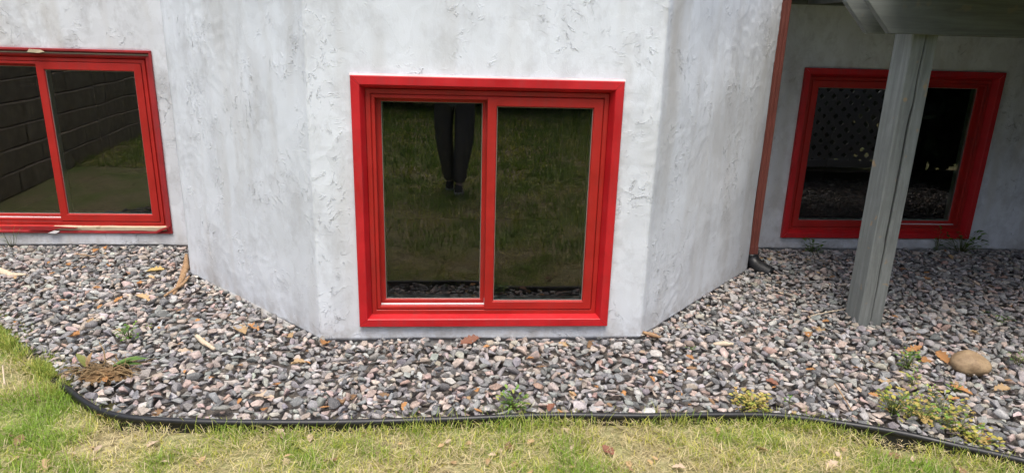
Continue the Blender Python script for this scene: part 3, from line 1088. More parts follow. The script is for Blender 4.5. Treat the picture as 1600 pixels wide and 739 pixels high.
def grass_patch(n, x0, x1, y0, y1, lmin, lmax, wmin, wmax, straw=0.35, thr=-0.35, lush=0.0):
    x = rng.uniform(x0, x1, n); y = rng.uniform(y0, y1, n)
    k = (y < edge_y(x) - 0.012) | (x < -4.0)
    x, y = x[k], y[k]
    g1 = vnoise(x, y, 2.2, 3.1); g2 = vnoise(x, y, 7.0, 8.2)
    dens = g1 * 0.5 + g2 * 0.7
    k = (dens > thr + rng.uniform(-0.25, 0.25, len(x))) | (rng.random(len(x)) < 0.45)
    x, y, g1, g2 = x[k], y[k], g1[k], g2[k]
    m_ = len(x)
    green = np.clip(0.45 + lush + g1 * 1.1 + g2 * 0.9 + rng.normal(0, 0.22, m_), 0, 1)
    dead = rng.random(m_) < np.clip(straw - g1 * 0.8 - g2 * 0.5, 0.06, 0.92)
    cg = np.array([0.24, 0.38, 0.045])[None] * green[:, None] + np.array([0.68, 0.63, 0.14])[None] * (1 - green[:, None])
    cs = np.array([0.74, 0.64, 0.38])[None] * rng.uniform(0.6, 1.1, (m_, 1))
    c = np.where(dead[:, None], cs, cg) * rng.uniform(0.8, 1.2, (m_, 1))
    L = rng.uniform(lmin, lmax, m_) * np.clip(1.0 + g2 * 0.8, 0.5, 1.6)
    lean = np.where(dead, rng.uniform(0.8, 1.5, m_), np.abs(rng.normal(0.25, 0.3, m_)))
    curl = np.where(dead, rng.uniform(0, 0.3, m_), rng.uniform(0.1, 0.9, m_))
    w = rng.uniform(wmin, wmax, m_)
    z = lawn_h(x, y) - 0.008 + np.where(dead, rng.uniform(0.0, 0.018, m_), 0)
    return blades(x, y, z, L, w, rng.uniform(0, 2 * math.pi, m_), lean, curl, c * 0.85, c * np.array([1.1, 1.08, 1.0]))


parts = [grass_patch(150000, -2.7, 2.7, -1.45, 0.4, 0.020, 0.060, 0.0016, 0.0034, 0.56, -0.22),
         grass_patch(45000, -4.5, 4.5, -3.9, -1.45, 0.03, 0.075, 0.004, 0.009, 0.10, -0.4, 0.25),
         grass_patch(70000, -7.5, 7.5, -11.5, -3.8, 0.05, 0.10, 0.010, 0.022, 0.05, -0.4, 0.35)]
# taller tufts that lean over the edging bead
tx, ty = [], []
for p in ep:
    if -2.5 < p.x < 2.3:
        g = noise.noise(Vector((p.x * 3.1, 7.7, 0)))
        nb = int(max(0, 20 + 55 * g))
        for _ in range(nb):
            tx.append(p.x + random.uniform(-0.05, 0.05)); ty.append(p.y - random.uniform(0.014, 0.06) if random.random() < 0.86 else p.y + random.uniform(0.014, 0.05))
tx, ty = np.array(tx), np.array(ty)
# the grass has crept over the edging at its left end
ex = rng.uniform(-2.75, -1.70, 5200); ey = edge_y(ex) + rng.normal(0.0, 0.05, 5200) + 0.01
kk = vnoise(ex, ey, 8.0, 2.2) > -0.12
tx, ty = np.concatenate([tx, ex[kk]]), np.concatenate([ty, ey[kk]])
mt = len(tx)
gmix = rng.random((mt, 1))
ct = np.array([0.19, 0.33, 0.040]) * gmix + np.array([0.54, 0.52, 0.13]) * (1 - gmix)
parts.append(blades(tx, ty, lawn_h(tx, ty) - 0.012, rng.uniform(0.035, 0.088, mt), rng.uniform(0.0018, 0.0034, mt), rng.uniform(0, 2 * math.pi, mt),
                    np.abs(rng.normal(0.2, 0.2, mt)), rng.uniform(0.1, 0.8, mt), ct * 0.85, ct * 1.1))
VV, FQ, FT, CC, off = [], [], [], [], 0
for v, qd, t_, c in parts:
    VV.append(v); FQ.append(qd + off); FT.append(t_ + off); CC.append(c); off += len(v)
tag(link('grass', mesh_np('grass', np.concatenate(VV), [np.concatenate(FQ), np.concatenate(FT)], True, np.concatenate(CC)), M['grass']),
    'thin yellow green lawn grass with dead straw', 'grass', kind='stuff')


# ================================================================== LEAVES, WEEDS, STICKS
def leaflet(V, Fc, C, base, az, pitch, L, W, col, fold=0.15, n=4, droop=0.5):
    """adds one leaf blade (two half blades, bent) to lists"""
    d = Vector((math.cos(az), math.sin(az), 0)); sd_ = Vector((-math.sin(az), math.cos(az), 0))
    b = len(V); p = Vector(base); a = pitch
    for i in range(n + 1):
        t = i / n
        w = W * 0.5 * math.sin(math.pi * min(1, 0.12 + 0.88 * t)) ** 0.8 if i < n else 0.0005
        V += [tuple(p + sd_ * w + Vector((0, 0, w * fold * 2))), tuple(p), tuple(p - sd_ * w + Vector((0, 0, w * fold * 2)))]
        C += [col] * 3
        p = p + (d * math.cos(a) + Vector((0, 0, math.sin(a)))) * (L / n)
        a -= droop / n
    for i in range(n):
        k = b + 3 * i
        Fc += [(k, k + 1, k + 4, k + 3), (k + 1, k + 2, k + 5, k + 4)]


def weed(name, px, py, size, nleaf, cols, label, upright=0.4, round_=0.5, stems=0, spread=1.0, z=None, cat='weed', cap=0.028):
    g = gat(px, py, 0.0)
    zz = gravel_height(g[0], g[1]) if z is None else z
    root = tag(empty(name, (g[0], g[1], zz - 0.004)), label, cat, 'weeds growing in the gravel')
    V, Fc, C = [], [], []
    mb = MB()
    for i in range(nleaf):
        az = random.uniform(0, 2 * math.pi)
        rr = size * spread * random.random() ** 0.6 * 0.45
        base = Vector((math.cos(az) * rr, math.sin(az) * rr, size * random.uniform(0.02, 0.25 + upright)))
        L = min(size * random.uniform(0.16, 0.34), random.uniform(0.010, 0.021) if round_ >= 0.85 else random.uniform(0.5, 1.0) * cap)
        c = random.choice(cols); f = random.uniform(0.75, 1.2)
        leaflet(V, Fc, C, base, az + random.uniform(-0.8, 0.8), random.uniform(0.0, 0.9), L, L * round_ * random.uniform(0.8, 1.2), tuple(x * f for x in c))
        if i % 2 == 0:
            mb.tube([(base.x * 0.15, base.y * 0.15, -0.004), (base.x * 0.6, base.y * 0.6, base.z * 0.7), tuple(base)], [0.0014, 0.0012, 0.0009], 5)
    lv = link('leaves', mesh_np('leaves', V, np.array(Fc), True, np.array(C)), M['leaf_green'], root)
    if mb.v: mb.build('stems', M['stem'], root, True)
    return root


M['stem'] = mat_paint('green_stem', (0.16, 0.20, 0.05), 0.6, 0.2, (0.3, 0.2, 0.1), 0.3)
M['root'] = mat_paint('dry_root', (0.34, 0.23, 0.11), 0.8, 0.25, (0.12, 0.08, 0.04), 0.5)
M['soil_clod'] = mat_ground('soil_clod', (0.13, 0.075, 0.035), (0.30, 0.18, 0.08), (0.20, 0.12, 0.05), 60)
GRN = [(0.10, 0.22, 0.03), (0.16, 0.30, 0.05), (0.22, 0.34, 0.07), (0.08, 0.17, 0.03)]
DKG = [(0.07, 0.17, 0.03), (0.11, 0.23, 0.04), (0.15, 0.28, 0.05)]
YEL = [(0.50, 0.45, 0.09), (0.56, 0.46, 0.14), (0.34, 0.39, 0.07), (0.46, 0.32, 0.12)]
MIX = GRN[1:3] + YEL
weed('weed', 203, 535, 0.11, 44, GRN, 'small bright green weed alone on the gravel above the uprooted clump')
weed('weed', 800, 642, 0.13, 70, GRN[:3] + YEL[2:3], 'low green weed against the edging below the middle of the bay')
weed('weed', 1078, 552, 0.045, 12, GRN, 'tiny green sprig on the gravel right of the bay corner')
weed('weed', 1500, 398, 0.28, 70, DKG, 'dark green leafy weed against the wall under the shaded window', 0.30, 0.5, spread=1.1, cap=0.055)
weed('weed', 1462, 396, 0.15, 20, DKG, 'upright dark weed stalk beside the leafy one under the shaded window', 1.0, 0.5, spread=0.35, cap=0.05)
weed('weed', 1268, 397, 0.15, 46, DKG, 'small dark weed at the wall foot left of the deck post', cap=0.045)
weed('weed', 1415, 582, 0.14, 44, MIX + GRN, 'yellow green weed left of the round tan stone', spread=0.8)
weed('weed', 1423, 612, 0.10, 26, MIX, 'yellowing weed just below the one left of the tan stone')
weed('weed', 1452, 622, 0.07, 16, MIX, 'small yellow green sprig below and left of the tan stone')
weed('weed', 1490, 620, 0.06, 14, GRN[1:3], 'pale green sprig directly below the round tan stone')
weed('weed', 1392, 655, 0.15, 70, MIX, 'yellow green weed on the gravel beside the curving edging', spread=1.0)
weed('weed', 1440, 662, 0.20, 90, MIX + YEL + GRN[2:3], 'yellow low weed mat in the middle of the edging bend', 0.1, 0.9, spread=1.3)
weed('weed', 1495, 678, 0.18, 80, MIX + YEL, 'yellow brown weed mat at the far end of the edging bend', 0.1, 0.9, spread=1.3)
weed('weed', 1412, 642, 0.17, 60, MIX + YEL, 'yellow weed mat behind the start of the edging bend', 0.1, 0.9, spread=1.4)
weed('weed', 1470, 650, 0.17, 60, YEL + MIX, 'yellow weed mat between the two others at the edging bend', 0.1, 0.9, spread=1.4)
weed('weed', 1522, 697, 0.13, 70, YEL, 'yellow brown weed mat nearest the lower right corner', 0.1, 0.9, spread=1.4)
weed('weed', 1556, 506, 0.13, 22, GRN, 'thin green weed lying on gravel right of the deck post', 0.1, 0.3, spread=1.3)
weed('weed', 1588, 578, 0.09, 18, GRN, 'green weed right of the round tan stone')
weed('weed', 1232, 634, 0.055, 10, GRN, 'single green sprout in front of the edging, right of the moss')
weed('weed', 20, 388, 0.20, 22, DKG + YEL[:1], 'small ragged weed at the wall under the weathered window', 0.7, 0.3)
weed('moss_clump', 1172, 640, 0.17, 170, YEL + [(0.36, 0.30, 0.08)], 'yellow moss like clump on the gravel beside the edging', 0.05, 1.0, spread=1.1, cat='moss')
weed('weed', 232, 518, 0.05, 9, YEL + GRN, 'tiny yellow sprig above the small bright green weed')

# uprooted clump on the edging at the left
g = gat(158, 592)
clump = tag(empty('uprooted_weed', (g[0], g[1], float(gz(g[1])) + 0.010)), 'uprooted weed with brown roots and soil lying over the edging', 'weed')
bm = bmesh.new()
bmesh.ops.create_icosphere(bm, subdivisions=4, radius=1.0)
for v in bm.verts:
    p = v.co.copy()
    f = 1 + 0.35 * noise.noise(p * 1.8) + 0.25 * noise.noise(p * 4.5) + 0.12 * noise.noise(p * 11)
    v.co = Vector((p.x * 0.105, p.y * 0.050, max(p.z, -0.4) * 0.036)) * (f + 0.3 * noise.noise(p * 8)) + Vector((0.035, -0.012, 0.012))
me = bpy.data.meshes.new('root_ball'); bm.to_mesh(me); bm.free()
link('root_ball', me, M['soil_clod'], clump)
mb = MB()
for i in range(150):
    a = random.uniform(0, 2 * math.pi)
    p = Vector((random.uniform(-0.10, 0.14), random.uniform(-0.05, 0.04), random.uniform(0.02, 0.05)))
    pts = [p]
    d = Vector((math.cos(a) * 1.6, math.sin(a) * 0.8, random.uniform(0.0, 0.8))).normalized()
    for k in range(5):
        d = (d + Vector((random.uniform(-.5, .5), random.uniform(-.5, .5), random.uniform(-.55, .25)))).normalized()
        pts.append(pts[-1] + d * random.uniform(0.012, 0.026))
    r = random.uniform(0.0012, 0.0036)
    mb.tube(pts, [r * (1 - 0.14 * k) for k in range(6)], 5)
mb.tube([(0.0, 0, 0.04), (0.03, 0.0, 0.075), (0.02, 0.02, 0.12), (0.0, 0.03, 0.155)], [0.004, 0.0035, 0.003, 0.002], 6)
mb.build('roots', M['root'], clump, True)
V, Fc, C = [], [], []
for az, pi_, L, W, c in [(0.25, 0.35, 0.15, 0.035, (0.12, 0.22, 0.05)), (0.05, 0.25, 0.13, 0.028, (0.09, 0.17, 0.04)), (0.5, 0.4, 0.12, 0.026, (0.16, 0.26, 0.06)),
                         (2.6, 0.9, 0.08, 0.03, (0.22, 0.24, 0.06)), (2.2, 0.7, 0.07, 0.025, (0.30, 0.26, 0.08)), (1.4, 1.0, 0.07, 0.02, (0.35, 0.22, 0.10))]:
    leaflet(V, Fc, C, (0.05 if az < 1 else -0.06, 0.01, 0.045), az, pi_, L, W, c, n=6)
link('leaves', mesh_np('leaves', V, np.array(Fc), True, np.array(C)), M['leaf_green'], clump)


# dry leaves
def leaf_mesh(k):
    r = random.Random(900 + k)
    n = 9
    V, Fc = [], []
    L = 1.0
    lob = r.uniform(0.25, 0.5); curl = r.uniform(0.15, 0.9); bend = r.uniform(-0.9, 0.9)
    for i in range(n + 1):
        t = i / n
        w = 0.36 * (math.sin(math.pi * min(1, 0.08 + 0.92 * t)) ** 0.7) * (1 - lob * (i % 2)) * r.uniform(0.8, 1.15)
        if i == n: w = 0.01
        x = (t - 0.5) * L
        zc = 0.22 * bend * (t - 0.5) ** 2 + r.uniform(-0.012, 0.012)
        zw = curl * w * r.uniform(0.6, 1.1)
        V += [(x + r.uniform(-.02, .02), w, zc + zw), (x, w * 0.5, zc + zw * 0.35), (x, 0, zc), (x, -w * 0.5, zc + zw * 0.3), (x + r.uniform(-.02, .02), -w, zc + zw * r.uniform(0.7, 1.0))]
    for i in range(n):
        for j in range(4):
            k0 = 5 * i + j
            Fc.append((k0, k0 + 1, k0 + 6, k0 + 5))
    # stalk
    b = len(V)
    V += [(-0.5, 0.012, V[2][2]), (-0.5, -0.012, V[2][2]), (-0.78, 0.0, V[2][2] + r.uniform(-.03, .1))]
    me = mesh_np('dry_leaf', np.array(V), [np.array(Fc), np.array([(b, b + 1, b + 2)])], True)
    me.materials.append(M['dry_leaf'])
    return me


LEAF = [leaf_mesh(k) for k in range(12)]
LC = {'tan': (0.52, 0.36, 0.19), 'orange': (0.48, 0.24, 0.09), 'brown': (0.28, 0.17, 0.09), 'pale': (0.58, 0.45, 0.32), 'reddish': (0.27, 0.12, 0.075), 'yellow': (0.55, 0.40, 0.15)}


def dry_leaf(px, py, L, tone, label, group='dry leaves on the gravel', z=None, name='dry_leaf'):
    g = gat(px, py, 0.01)
    o = bpy.data.objects.new(name, LEAF[random.randrange(12)])
    COL.objects.link(o)
    zz = gravel_height(g[0], g[1]) + 0.006 if z is None else z - DROP
    o.location = (g[0], g[1], zz)
    o.rotation_euler = (random.uniform(-0.35, 0.35), random.uniform(-0.35, 0.35), random.uniform(0, 6.28))
    o.scale = (L, L, L)
    f = random.uniform(0.85, 1.15)
    o.color = (*[c * f for c in LC[tone]], 1)
    return tag(o, label, 'leaf', group)


GL = [(150, 396, .07, 'orange', 'orange dry leaf on gravel under the middle stile of the weathered window'),
      (212, 384, .06, 'orange', 'orange dry leaf against the wall under the weathered window'),
      (186, 384, .05, 'tan', 'tan dry leaf at the wall foot beside an orange one, weathered window side'),
      (243, 428, .10, 'yellow', 'flat yellow dry leaf on gravel left of the long bark stick'),
      (222, 440, .07, 'orange', 'small orange leaf just below the flat yellow leaf'),
      (300, 402, .05, 'brown', 'brown leaf scrap at the foot of the bay beside the bark'),
      (224, 471, .09, 'tan', 'curled tan leaf on gravel below the bark stick'),
      (186, 474, .06, 'orange', 'small orange leaf left of the curled tan leaf'),
      (118, 530, .08, 'orange', 'orange leaf on gravel left of the small bright weed'),
      (145, 505, .06, 'tan', 'little tan leaf on gravel above the orange leaf by the weed'),
      (291, 549, .08, 'pale', 'flat pale pinkish leaf left of the short curved twig'),
      (376, 522, .10, 'tan', 'long tan leaf on gravel below the left facet of the bay'),
      (396, 518, .07, 'orange', 'orange leaf touching the long tan leaf below the left facet'),
      (452, 531, .08, 'tan', 'tan leaf on gravel below the concrete ledge of the bay'),
      (508, 546, .09, 'orange', 'star shaped orange leaf under the left corner of the bay'),
      (466, 572, .07, 'tan', 'tan leaf on gravel below and left of the star shaped one'),
      (413, 621, .09, 'pale', 'large pale tan leaf lying alone on gravel near the edging'),
      (432, 601, .06, 'orange', 'small orange leaf above the large pale one near the edging'),
      (414, 646, .05, 'orange', 'small orange leaf close behind the edging, left part'),
      (632, 634, .05, 'orange', 'small orange leaf on gravel close to the edging below the red window'),
      (600, 620, .05, 'brown', 'small brown leaf on gravel left of an orange one below the window'),
      (733, 538, .10, 'reddish', 'reddish brown leaf at the wall foot under the red window'),
      (880, 539, .06, 'tan', 'tan leaf at the wall foot under the fixed pane of the red window'),
      (846, 578, .05, 'brown', 'brown leaf on gravel below the fixed pane of the red window'),
      (860, 646, .06, 'reddish', 'red brown leaf close behind the edging near the middle weed'),
      (925, 541, .07, 'brown', 'brown leaf against the wall near the right corner of the bay'),
      (1020, 532, .07, 'reddish', 'reddish leaf at the right corner of the bay foot'),
      (1110, 478, .05, 'tan', 'tan leaf against the foot of the right facet of the bay'),
      (1206, 602, .06, 'reddish', 'red brown leaf on open gravel right of the bay'),
      (1262, 496, .11, 'pale', 'pale tan leaf on gravel left of the deck post'),
      (1282, 516, .09, 'tan', 'tan leaf nearest the left foot of the deck post'),
      (1262, 528, .07, 'orange', 'orange leaf below the pale leaf left of the deck post'),
      (1404, 550, .07, 'orange', 'orange leaf on gravel right and below the deck post'),
      (1428, 550, .08, 'orange', 'orange leaf between the deck post and the tan stone'),
      (1446, 568, .08, 'orange', 'large orange leaf pile left of the round tan stone'),
      (1470, 566, .09, 'orange', 'orange leaf touching the round tan stone on its left'),
      (1382, 600, .08, 'tan', 'tan leaf left of the yellow green weed'),
      (1500, 618, .09, 'orange', 'orange leaf below the round tan stone'),
      (1565, 614, .08, 'tan', 'tan leaf below and right of the round tan stone'),
      (1447, 438, .05, 'orange', 'orange leaf in the shade right of the deck post'),
      (1430, 432, .05, 'brown', 'brown leaf in the shade right of the deck post'),
      (1440, 660, .09, 'yellow', 'round yellow leaf in the weed mat by the edging'),
      (1535, 690, .08, 'orange', 'orange leaf by the end of the edging'),
      (1080, 580, .05, 'brown', 'small brown leaf on gravel right of the bay corner')]
for px, py, L, tone, lab in GL:
    dry_leaf(px, py, L * 1.0, tone, lab)
# leaves in the lawn
LL = [(30, 685, .10, 'brown', 'crumpled brown leaf lump in the lawn at the far left'),
      (437, 678, .09, 'pale', 'pale brown leaf just in front of the edging, left half'),
      (886, 672, .07, 'pale', 'pale leaf just in front of the edging below the middle weed'),
      (950, 702, .10, 'reddish', 'reddish curled leaf in the lawn below the right half of the window'),
      (240, 692, .10, 'pale', 'pale curled leaf in the lawn near the left bend of the edging'),
      (160, 650, .08, 'brown', 'brown leaf against the outside of the edging bend'),
      (185, 644, .07, 'brown', 'brown leaf beside another at the outside of the edging bend'),
      (70, 725, .10, 'tan', 'tan leaf scrap in the lawn at the lower left'),
      (795, 697, .09, 'brown', 'brown leaf in the lawn below the middle of the red window'),
      (830, 690, .06, 'tan', 'tan leaf in the lawn right of the brown one under the window'),
      (1060, 730, .08, 'pale', 'pale leaf in the lawn near the bottom of the picture, right of centre'),
      (1190, 700, .09, 'tan', 'tan leaf in the lawn below the moss clump'),
      (1300, 725, .10, 'pale', 'pale flat leaf in the lawn below the edging bend'),
      (1400, 712, .08, 'brown', 'brown leaf in the lawn outside the right edging bend'),
      (1500, 735, .09, 'brown', 'brown leaf in the lawn near the lower right corner')]
for px, py, L, tone, lab in LL:
    dry_leaf(px, py, L * 0.62, tone, lab, 'dry leaves in the lawn', 0.008)
def place_words(px, py, lawn):
    if lawn:
        w = ['at the lawn far left', 'on the lawn outside the edging bend', 'on the lawn left of the red window', 'on the lawn below the sliding pane', 'on the lawn below the fixed pane',
             'on the lawn below the right facet', 'on the lawn below the moss clump', 'on the lawn by the right bend']
        return w[min(7, int(px / 200))] + (' close to the edging' if py < 700 else ' at the near edge')
    w = ['below the weathered window', 'near the bark stick', 'below the left facet of the bay', 'below the sliding pane', 'below the fixed pane', 'below the right facet of the bay', 'left of the deck post', 'right of the deck post']
    return 'on the gravel ' + w[min(7, int(px / 200))] + (', far back' if py < 450 else (', midway' if py < 560 else ', near the edging'))


for i in range(52):
    px, py = random.uniform(5, 1590), random.uniform(672, 739)
    g = gat(px, py)
    if g[1] > edge_y(g[0]) - 0.03: continue
    tn = random.choice(['tan', 'pale', 'brown', 'pale', 'tan', 'tan'])
    dry_leaf(px, py, random.uniform(0.018, 0.042), tn, tn + ' leaf scrap ' + place_words(px, py, True), 'leaf scraps in the lawn', random.uniform(-0.002, 0.012), 'leaf_scrap')
for i in range(190):
    px, py = random.uniform(5, 1590), random.uniform(388, 650)
    if random.random() < 0.3: py = random.uniform(388, 450)
    g = gat(px, py)
    if g[1] < edge_y(g[0]) + 0.05 or g[1] > bay_front_y(g[0]) - 0.03: continue
    tn = random.choice(['tan', 'orange', 'brown', 'orange', 'pale'])
    dry_leaf(px, py, random.uniform(0.022, 0.052), tn, tn + ' leaf scrap ' + place_words(px, py, False), 'leaf scraps in the gravel', None, 'leaf_scrap')


# sticks and bark
def mat_bark(name, a, b):
    s = NT(name)
    g = s.noise(s.coord('Object', (60, 60, 60)), 1.0, 5, 0.65, 0.4)
    return s.done(s.mix(s.ramp(g, [(0.3, 0.0), (0.7, 1.0)]), a, b), 0.85, s.bump(g, 0.6, 0.004))


M['bark'] = mat_bark('dry_bark', (0.22, 0.12, 0.06), (0.46, 0.30, 0.16))
M['pale_wood'] = mat_bark('pale_driftwood', (0.46, 0.36, 0.24), (0.68, 0.58, 0.44))


def stick(name, pix, radii, mat, label, cat='stick', flat=0.5, lift=0.012):
    P3 = []
    for px, py in pix:
        g = gat(px, py, 0.01); P3.append(Vector((g[0], g[1], gravel_height(g[0], g[1]) + lift)))
    o0 = P3[0].copy()
    pts = []
    for i in range(len(P3) - 1):
        for k in range(5):
            t = k / 5
            p = P3[i].lerp(P3[i + 1], t)
            pts.append(p - o0 + Vector((0, 0, 0.003 * noise.noise(p * 40))))
    pts.append(P3[-1] - o0)
    n = len(pts)
    rr = [np.interp(i / (n - 1), np.linspace(0, 1, len(radii)), radii) * (1 + 0.25 * noise.noise(Vector((i * 0.9, 0, len(label))))) for i in range(n)]
    mb = MB(); mb.tube(pts, rr, 8)
    o = mb.build(name, mat, None, True)
    o.location = o0
    for v in o.data.vertices:
        pass
    return tag(o, label, cat)


stick('bark_stick', [(292, 406), (291, 424), (284, 442), (272, 464)], [0.010, 0.022, 0.018, 0.008], M['bark'], 'long brown bark stick leaning at the left corner of the bay')
stick('bark_stick', [(258, 470), (285, 452), (297, 440)], [0.006, 0.010, 0.006], M['bark'], 'short bark strip crossing under the long bark stick')
stick('wood_chip', [(0, 428), (18, 433), (42, 435)], [0.022, 0.018, 0.006], M['pale_wood'], 'pale forked wood chip on gravel at the far left', 'wood chip')
stick('twig', [(308, 532), (318, 544), (336, 555)], [0.011, 0.012, 0.008], M['pale_wood'], 'short pale curved twig on gravel below the left facet', 'twig')
stick('twig', [(120, 404), (150, 404)], [0.004, 0.003], M['bark'], 'thin dark twig on gravel below the weathered window', 'twig')
stick('wood_chip', [(1114, 541), (1130, 544), (1145, 547)], [0.008, 0.015, 0.006], M['pale_wood'], 'tan wood chip on gravel right of the bay corner', 'wood chip')
stick('twig', [(1265, 503), (1295, 496), (1318, 493)], [0.003, 0.003, 0.002], M['pale_wood'], 'thin pale twig pointing at the foot of the deck post', 'twig', lift=0.02)
stick('twig', [(1302, 610), (1318, 630), (1330, 650)], [0.003, 0.0025, 0.002], M['bark'], 'thin dark twig on gravel right of the moss clump', 'twig')
stick('twig', [(5, 575), (8, 605)], [0.003, 0.003], M['pale_wood'], 'pale straw stalk in the grass at the far left edge', 'twig', lift=0.05)
stick('bark_stick', [(1004, 527), (1018, 532), (1030, 540)], [0.008, 0.012, 0.006], M['bark'], 'reddish bark piece at the right corner of the bay', 'stick')

# round tan field stone
g = gat(1516, 584)
bm = bmesh.new()
bmesh.ops.create_icosphere(bm, subdivisions=5, radius=1.0)
for v in bm.verts:
    p = v.co.copy()
    f = 1 + 0.10 * noise.noise(p * 1.1 + Vector((3, 2, 1))) + 0.02 * noise.noise(p * 5)
    sxx = 0.098 if p.x > 0 else 0.088
    v.co = Vector((p.x * sxx, p.y * 0.075, p.z * (0.062 - 0.014 * max(0, p.x)))) * f
me = bpy.data.meshes.new('field_stone'); bm.to_mesh(me); bm.free()
me.polygons.foreach_set('use_smooth', [True] * len(me.polygons))
s = NT('tan_field_stone')
Pc = s.coord('Object')
c = s.mix(s.ramp(s.noise(Pc, 14, 5, 0.65), [(0.35, 0.0), (0.65, 1.0)]), (0.23, 0.155, 0.085), (0.40, 0.29, 0.17))
c = s.mix(s.math('MULTIPLY', s.ramp(s.noise(Pc, 130, 3, 0.6), [(0.5, 0.0), (0.65, 1.0)]), 0.4), c, (0.14, 0.10, 0.06))
s.done(c, 0.7, s.bump(s.noise(Pc, 90, 4, 0.6), 0.3, 0.003))
o = tag(link('field_stone', me, s.mat), 'round smooth tan stone lying on the gravel near the right edge', 'stone')
o.location = (g[0], g[1] + 0.02, 0.045 + float(gz(g[1])))
o.rotation_euler = (0.05, 0.08, -0.15)

# ================================================================== AROUND THE CAMERA (seen in the panes, some added to cut light)
# block retaining wall left of the yard
s = NT('split_face_block')
Pc = s.coord('Object')
c = s.mix(s.ramp(s.noise(Pc, 9, 5, 0.65), [(0.35, 0.0), (0.65, 1.0)]), (0.24, 0.20, 0.145), (0.44, 0.37, 0.28))
s.done(c, 0.9, s.bump(s.noise(Pc, 30, 5, 0.7), 0.9, 0.02))
M['block'] = s.mat
bw, bh, bd = 0.40, 0.20, 0.26
bm_list = []
for k in range(5):
    mb = MB()
    r = random.Random(k)
    j = lambda a: r.uniform(-a, a)
    mb.prism([(-0.5 * bd + j(.01), -bw / 2 + 0.006), (0.5 * bd - 0.03 + j(.012), -bw / 2 + 0.006), (0.5 * bd + j(.014), -bw / 6), (0.5 * bd + j(.014), bw / 6),
              (0.5 * bd - 0.03 + j(.012), bw / 2 - 0.006), (-0.5 * bd, bw / 2 - 0.006)], 'z', 0.004, bh - 0.004)
    o = mb.build('block', M['block'], None, bevel=0.008, seg=1)
    bm_list.append(o.data); bpy.data.objects.remove(o)
rw = tag(empty('retaining_wall', (-4.35, -1.5, 0)), 'grey split face block retaining wall left of the yard', 'retaining wall')
w0, w1 = Vector((-4.02, 1.40)), Vector((-4.95, -6.2))
dirw = (w1 - w0); Lw = dirw.length; dirw.normalize()
angw = math.atan2(dirw.y, dirw.x) - math.pi / 2
for course in range(7):
    nmax = int(Lw / bw)
    for i in range(nmax):
        s_m = (i + (0.5 if course % 2 else 0.0)) * bw + 0.2
        top = 7 if s_m < 4.4 else (5 if s_m < 5.8 else (4 if s_m < 6.8 else 3))
        if course >= top or s_m > Lw: continue
        p = w0 + dirw * s_m + Vector((-1, 0)) * 0.022 * course
        o = bpy.data.objects.new('block', bm_list[random.randrange(5)])
        COL.objects.link(o); o.parent = rw
        o.location = (p.x + 4.35 + random.uniform(-.006, .006), p.y + 1.5, course * bh - 0.05)
        o.rotation_euler = (0, 0, angw + random.uniform(-0.015, 0.015))
mb = MB()
mb.prism([(-4.35, 1.45), (-5.25, -6.3), (-30, -6.3), (-30, 1.45)], 'z', -0.1, 0.55)
mb.prism([(-4.35, 1.45), (-4.85, -2.9), (-30, -2.9), (-30, 1.45)], 'z', 0.55, 1.28)
tag(mb.build('bank', M['lawn'], None), 'raised grassy bank behind the block wall', 'bank', kind='structure')

# lattice screen at the right, under the deck stairs
s = NT('weathered_lattice')
M['lattice'] = s.done((0.78, 0.79, 0.78), 0.7)
lat = tag(empty('lattice_screen', (4.22, -1.25, 0)), 'grey diagonal wooden lattice screen beside the deck', 'lattice screen')
lw, z0l, z1l = 0.80, 0.19, 1.62
sp = 0.145
for layer, sg in ((0, 1), (1, -1)):
    k = -40
    while k < 41:
        # slat along (1, sg) direction through x = k*sp at z=z0
        pts2 = []
        x_at_bot = k * sp
        lo, hi = 0.0, z1l - z0l
        xa_, xb_ = x_at_bot, x_at_bot + sg * hi
        # clip to panel width
        t0, t1_ = 0.0, 1.0
        dx = xb_ - xa_
        for bound, sign in ((-lw, 1), (lw, -1)):
            fa, fb = sign * (xa_ - bound), sign * (xb_ - bound)
            if fa < 0 and fb < 0: t0, t1_ = 1, 0; break
            if fa < 0: t0 = max(t0, fa / (fa - fb))
            if fb < 0: t1_ = min(t1_, fa / (fa - fb))
        k += 1
        if t1_ - t0 < 0.03: continue
        A = Vector((xa_ + dx * t0, 0, z0l + hi * t0)); Bv = Vector((xa_ + dx * t1_, 0, z0l + hi * t1_))
        dv = (Bv - A).normalized(); nv = Vector((-dv.z, 0, dv.x)) * 0.027
        y0_ = layer * 0.0075
        mb = MB()
        q4 = [A + nv, A - nv, Bv - nv, Bv + nv]
        mb.add([(q.x, y0_, q.z) for q in q4] + [(q.x, y0_ + 0.007, q.z) for q in q4],
               [(0, 1, 2, 3), (7, 6, 5, 4), (0, 4, 5, 1), (1, 5, 6, 2), (2, 6, 7, 3), (3, 7, 4, 0)])
        mb.build('slat', M['lattice'], lat)
mb = MB(); mb.box(-lw - 0.03, lw + 0.03, -0.012, 0.030, z0l - 0.07, z0l + 0.01); mb.build('rail', M['lattice'], lat)
mb = MB(); mb.box(-lw - 0.03, lw + 0.03, -0.012, 0.030, z1l - 0.01, z1l + 0.07); mb.build('rail', M['lattice'], lat)
for xx in (-lw - 0.09, lw + 0.03):
    mb = MB(); mb.box(xx, xx + 0.06, -0.02, 0.04, -0.1, z1l + 0.1); mb.build('stake', M['lattice'], lat)

